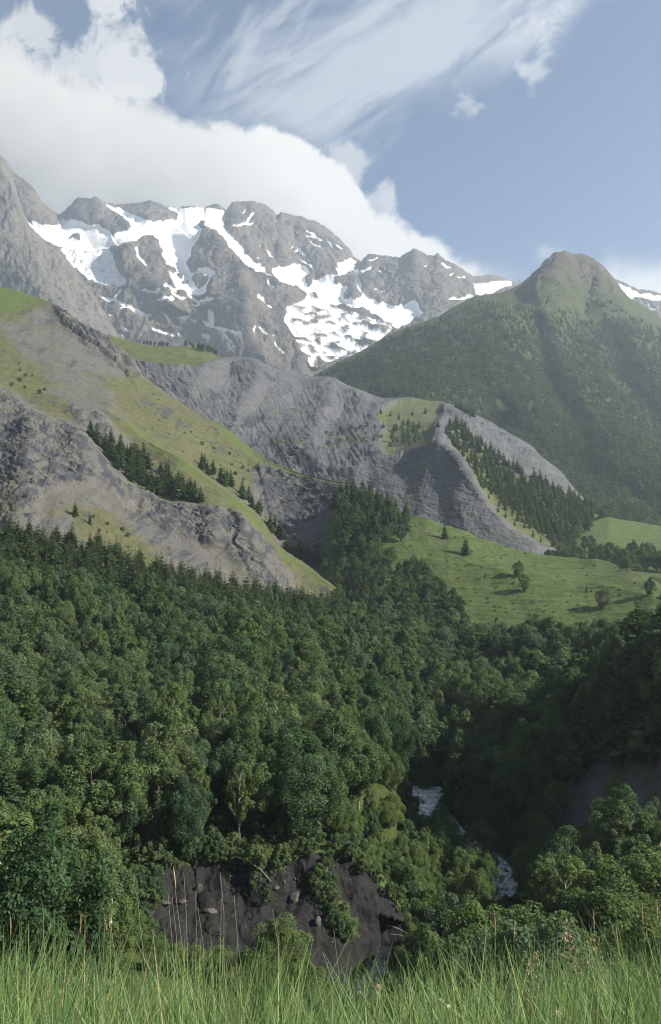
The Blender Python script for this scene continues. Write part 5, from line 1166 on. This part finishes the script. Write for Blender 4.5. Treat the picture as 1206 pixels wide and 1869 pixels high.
# ------------------------------------------------------------------ cable-car pylon on the shoulder of the wooded mountain
def pylon():
    p = GREEN.place(np.array([948.]), np.array([524.]))[0]; e = bpy.data.objects.new('cable_car_pylon', None); COL.objects.link(e); e.location = p
    e['label'] = 'tiny steel cable car pylon on the shoulder left of the bare summit'; e['category'] = 'pylon'
    mt = bark_mat('galvanised_steel', (.20, .20, .21), (.26, .26, .27), 1.)
    parts = [tube([(sx * 2.6, sy * 2.6, -6), (sx * .7, sy * .7, 19)], [.45, .35], 5) for sx in (-1, 1) for sy in (-1, 1)]
    for z in (2, 7, 12, 16):
        w = 2.6 - (z + 6) / 25 * 1.9
        for sx in (-1, 1): parts += [tube([(sx * w, -w, z), (sx * w, w, z)], [.22, .22], 4), tube([(-w, sx * w, z), (w, sx * w, z)], [.22, .22], 4)]
    V, Fc = join(parts); link('mast', np_mesh('mast', V, Fc), mt, e)
    V, Fc = join([tube([(-5.5, 0, 19), (5.5, 0, 19)], [.55, .55], 5), tube([(-5, 0, 19), (-5, 0, 21)], [.35, .35], 5), tube([(5, 0, 19), (5, 0, 21)], [.35, .35], 5)])
    link('crossarm', np_mesh('crossarm', V, Fc), mt, e)
pylon()

# ------------------------------------------------------------------ foreground: turf edge and tall grass
def zg(X, Y):
    X = np.asarray(X, float); Y = np.asarray(Y, float)
    z = -1.46 - .36 * (Y - 1.2) - .9 * np.clip(Y - 3.35, 0, 9)
    return z + .05 * fbm(np.stack([X / .6, Y / .6, X * 0], -1), 3)
ex = np.linspace(-9, 9, 150); ey = np.linspace(-3, 7, 90); EX, EY = np.meshgrid(ex, ey)
EP = np.stack([EX, EY, zg(EX, EY)], -1)
eme = np_mesh('hill_edge', EP.reshape(-1, 3), grid_faces(*EX.shape)); color_attr(eme, 'cov', np.tile([[.8, 0, 0]], (EX.size, 1)))
link('grassy_verge', eme, terrain_mat('turf', (.09, .075, .05), (.13, .11, .08), (.045, .065, .02), (.075, .09, .03), s=.2, bump=1, bump_d=.02), kind='structure')
TOPX = [-300, 0, 60, 120, 200, 330, 450, 540, 566, 600, 640, 720, 800, 900, 1000, 1100, 1160, 1206, 1500]
TOPY = [1680, 1682, 1696, 1718, 1736, 1716, 1716, 1738, 1782, 1806, 1790, 1778, 1742, 1726, 1714, 1720, 1702, 1682, 1680]
m_grass = bpy.data.materials.new('tall_grass'); m_grass.use_nodes = True
def _gm():
    N = NT(m_grass.node_tree); out = N.n('ShaderNodeOutputMaterial'); a = N.n('ShaderNodeAttribute', attribute_name='gcol')
    d = N.n('ShaderNodeBsdfPrincipled', ins={'Base Color': a.outputs['Color'], 'Roughness': .55, 'Specular IOR Level': .3}); t = N.n('ShaderNodeBsdfTranslucent', ins={0: a.outputs['Color']})
    N.link(N.n('ShaderNodeMixShader', ins={0: .35, 1: d.outputs[0], 2: t.outputs[0]}).outputs[0], out.inputs[0])
_gm()
def blades(n, seed, y0, y1, xw, lo, hi, wlo, whi):
    rng = np.random.default_rng(seed)
    nt = n // 14; tx = rng.uniform(-xw, xw, nt); ty = rng.uniform(y0, y1, nt) ; k = rng.integers(0, nt, n)
    Y = np.clip(ty[k] + rng.normal(0, .05, n), y0 - .1, y1 + .1); X = (tx[k] * Y / y1) + rng.normal(0, .05, n)
    Zg = zg(X, Y); px, _ = proj(np.stack([X, Y, Zg], -1))
    top = np.interp(px, TOPX, TOPY) + 10 * fbm(np.stack([px / 30, px * 0, px * 0], -1), 2)
    _, b = ray(px, top); zt = b * Y
    L = np.minimum(rng.uniform(lo, hi, n) * (1 + .15 * rng.normal(size=nt)[k]), np.maximum(.12, (zt - Zg)) * rng.uniform(.5, 1.03, n))
    ta = rng.uniform(0, 6.28, nt)
    ang = ta[k] + rng.normal(0, 1.1, n); lean = np.abs(rng.normal(.09, .10, n)) + .02; curl = np.abs(rng.normal(.14, .17, n))
    dx, dy = np.cos(ang), np.sin(ang) * .7; wd = rng.uniform(wlo, whi, n)
    fa = rng.uniform(0, 3.14, n); sx, sy = np.cos(fa) , np.sin(fa) * .6
    S = 6; V = np.zeros((n, S, 2, 3)); t = np.linspace(0, 1, S)
    for i, f in enumerate(t):
        off = L * (lean * f + curl * f ** 2.6); z = Zg + L * f * (1 - .30 * curl * f ** 2) - .02
        w = wd * (1 - f ** 1.6) * .5 + .0003
        for j, sg in enumerate((-1, 1)):
            V[:, i, j, 0] = X + dx * off + sg * w * sx; V[:, i, j, 1] = Y + dy * off + sg * w * sy; V[:, i, j, 2] = z
    base = np.arange(n)[:, None] * (2 * S)
    Fc = np.concatenate([np.stack([base + 2 * i, base + 2 * i + 1, base + 2 * i + 3, base + 2 * i + 2], -1).reshape(-1, 4) for i in range(S - 1)])
    g = np.array([[.115, .205, .062], [.155, .24, .076], [.075, .15, .052], [.20, .265, .095], [.125, .20, .095]])[rng.integers(0, 5, n)]
    patch = fbm(np.stack([X / .5, Y / .5, X * 0 + 1], -1), 3)
    dry = rng.uniform(size=n) < (.03 + .16 * (patch > .25)); g[dry] = [.27, .23, .13]
    g = g * rng.uniform(.8, 1.4, (n, 1)) * (1 + .35 * patch[:, None])
    col = np.repeat(g[:, None, None, :], S, 1); col = np.repeat(col, 2, 2).copy()
    col[:, :2] *= np.array([1.05, .85, .8])                       # straw-brown feet of the blades
    return V.reshape(-1, 3), Fc, col.reshape(-1, 3)
gv, gf, gc = blades(56000, 5, 1.3, 3.45, 1.75, .45, 1.15, .0035, .0085)
gme_ = np_mesh('grass', gv, gf); color_attr(gme_, 'gcol', gc); og = link('grass', gme_, m_grass, kind='stuff'); og['label'] = 'tall green meadow grass along the near edge'

def plain(name, col, rough=.8):
    m = bpy.data.materials.new(name); m.use_nodes = True; N = NT(m.node_tree); out = N.n('ShaderNodeOutputMaterial'); p = N.n('ShaderNodeBsdfPrincipled')
    n1 = N.noise(N.n('ShaderNodeTexCoord').outputs['Object'], 60., 3); N.link(N.mix(n1, tuple(c * .75 for c in col), tuple(min(1, c * 1.2) for c in col)), p.inputs[0]); p.inputs['Roughness'].default_value = rough
    N.link(p.outputs[0], out.inputs[0]); return m
M_STRAW = plain('dry_straw', (.36, .31, .21)); M_STEM = plain('green_stem', (.16, .19, .07)); M_SEED = plain('brown_seed', (.25, .19, .11)); M_PINK = plain('pink_petals', (.55, .36, .36)); M_WHITE = plain('white_petals', (.6, .6, .52))
def stalk(px0, px1, pytop, Y, bend, mat, head, label, seed, r=.0008):
    rng = np.random.default_rng(seed); a, _ = ray(px0, 1750.); X0 = float(a) * Y; z0 = float(zg(np.array([X0]), np.array([Y]))[0])
    top = at(px1, pytop, Y); e = bpy.data.objects.new('grass_stalk', None); COL.objects.link(e); e.location = (X0, Y, z0); e['label'] = label; e['category'] = 'grass stalk'; e['group'] = 'single stalks above the grass'
    d = np.array([top[0] - X0, 0, top[2] - z0]); t = np.linspace(0, 1, 9)
    pts = np.stack([d[0] * (t + bend * t * (t - 1) * 2.0) + .004 * rng.normal(size=9) * t, .02 * rng.normal() * t, d[2] * t], -1)
    V, Fc = tube(pts, r * (1.25 - .8 * t), 5); link('stem', np_mesh('stem', V, Fc), mat, e)
    tip = pts[-1]; dirv = pts[-1] - pts[-3]; dirv /= np.linalg.norm(dirv)
    if head == 'panicle':
        parts = []
        for i in range(26):
            f = i / 26.; c0 = tip - dirv * (.17 * (1 - f)); side = rng.normal(size=3) * [1, .5, .3]; side /= np.linalg.norm(side); ln = .055 * (1 - .6 * f)
            c1 = c0 + side * ln * .7 + dirv * ln * .6 - np.array([0, 0, .02 * (1 - f)]); parts.append(tube([c0, c1], [.0006, .0004], 3))
            for g_ in range(3):
                q0 = c0 + (c1 - c0) * (.5 + .25 * g_); q1 = q0 + np.array([rng.normal(0, .004), rng.normal(0, .003), -.009]); parts.append(tube([q0, (q0 + q1) / 2, q1], [.0006, .0024, .0005], 4))
        V, Fc = join(parts); link('seed_head', np_mesh('seed_head', V, Fc), M_SEED, e)
    elif head == 'spike':
        tt = np.linspace(0, 1, 10); q = tip[None] - dirv[None] * (.07 * (1 - tt))[:, None]
        V, Fc = tube(q, .0017 * np.sin(np.clip(tt * 2.9 + .25, 0, 3.1)) * (1 + .3 * rng.normal(size=10) * .5) + .0004, 6); link('seed_head', np_mesh('seed_head', V, Fc), M_SEED if mat is M_STEM else mat, e)
ST = [(372,318,1583,2.9,.10,M_STRAW,'spike','pale dry stalk leaning left, tallest of the dry tuft before the bank'), (362,334,1592,2.95,.05,M_STRAW,None,'pale dry stalk close beside the tallest leaning one'), (424,405,1588,2.9,.12,M_STRAW,None,'upright thin reddish stalk right of the dry tuft'), (398,404,1640,3.0,.1,M_STRAW,None,'short straight stalk just left of the upright reddish one'),
      (470,428,1640,2.95,-.5,M_STRAW,None,'dry stalk arching over to the left before the dark bank'), (318,247,1628,3.0,.1,M_STRAW,None,'long dry stalk slanting to the left in front of the bank'), (340,306,1632,3.05,.1,M_STRAW,None,'thin dry stalk in the tuft between the slanting ones'), (356,357,1628,3.0,.08,M_STRAW,None,'straight grey stalk in the middle of the dry tuft'),
      (345,315,1640,3.0,.2,M_STRAW,None,'bent straw stalk low in the dry tuft'), (400,365,1650,3.0,.25,M_STRAW,None,'curved straw stalk at the right of the dry tuft'), (105,78,1652,2.9,.15,M_STRAW,None,'stalk leaning left above the grass near the left edge'), (150,148,1660,3.0,.05,M_STEM,'spike','green upright stalk near the left edge'), (180,182,1660,3.0,.1,M_STEM,None,'straight green stalk left of the slanting dry ones'),
      (240,200,1668,3.0,.2,M_STRAW,None,'thin stalk crossing before the dark trees left of the bank'), (655,612,1698,3.0,.1,M_STRAW,None,'single pale stalk slanting left beside the grass gap'), (545,500,1655,3.0,.3,M_STRAW,None,'bent stalk before the willow bush'), (930,900,1660,2.9,-.35,M_STEM,'spike','nodding green stalk before the river bend'), (935,938,1680,2.9,.1,M_STEM,'spike','upright green stalk right of the nodding one'),
      (1060,1036,1678,2.8,.15,M_STRAW,'panicle','feathery brown seed panicle, taller of the two at the right'), (1120,1082,1706,2.8,.3,M_STRAW,'panicle','drooping brown seed panicle right of the taller one'), (985,965,1738,2.6,.3,M_STRAW,'panicle','small brown panicle half hidden in the grass'), (1178,1176,1648,2.8,.05,M_STEM,'spike','tall green spike at the right edge, left of two'), (1206,1200,1642,2.8,.05,M_STEM,'spike','tall green spike at the right edge, right of two'),
      (1150,1125,1690,2.8,.2,M_STEM,'spike','green spike between the panicles and the right edge'), (905,905,1700,2.9,.1,M_STEM,None,'fine green stalk below the river bend'), (840,820,1712,2.9,.2,M_STEM,None,'fine green stalk leaning left in mid right grass'), (1090,1088,1665,2.8,.1,M_STEM,'spike','slim green spike above the drooping panicle'), (25,20,1668,2.9,.1,M_STEM,'spike','slim green spike at the left picture edge')]
for i, a in enumerate(ST): stalk(*a, seed=400 + i)
def flower(px, py, Y, mat, r, label, seed):
    r = r * .75
    rng = np.random.default_rng(seed); top = at(px, py, Y); X0 = float(top[0]) + rng.normal(0, .02); z0 = float(zg(np.array([X0]), np.array([Y]))[0])
    e = bpy.data.objects.new('meadow_flower', None); COL.objects.link(e); e.location = (X0, Y, z0); e['label'] = label; e['category'] = 'flower'; e['group'] = 'small flowers in the grass'
    d = top - np.array([X0, Y, z0]); V, Fc = tube([np.zeros(3), d * .5 + [.006, 0, 0], d], [.0016, .0014, .001], 5); link('stem', np_mesh('stem', V, Fc), M_STEM, e)
    n = 60; u = rng.normal(size=(n, 3)); u /= np.linalg.norm(u, axis=1, keepdims=True); V, Fc = leaf_quads(d + u * r * .7 * np.array([1, 1, .8]), np.cross(u, rng.normal(size=(n, 3))), np.full(n, r * .6), rng, 2.2, None)
    link('flower_head', np_mesh('flower_head', V, Fc, False), mat, e)
for i, (a, b, y_, mt, r, lab) in enumerate([(691, 1801, 2.5, M_PINK, .009, 'pink flower head, highest in the grass gap'), (656, 1812, 2.5, M_WHITE, .006, 'small pale flower left of the pink one'), (688, 1812, 2.45, M_WHITE, .005, 'small pale flower just below the pink one'), (729, 1801, 2.5, M_PINK, .006, 'faded pink flower right of the grass gap'), (805, 1826, 2.3, M_WHITE, .007, 'whitish flower low in the grass, left of two'), (818, 1838, 2.25, M_WHITE, .007, 'whitish flower low in the grass, right of two'), (1018, 1850, 2.1, M_WHITE, .009, 'whitish flower cluster at the bottom edge'), (202, 1683, 2.9, M_WHITE, .005, 'tiny white flower before the dark trees left of the bank')]):
    flower(a, b, y_, mt, r, lab, 500 + i)
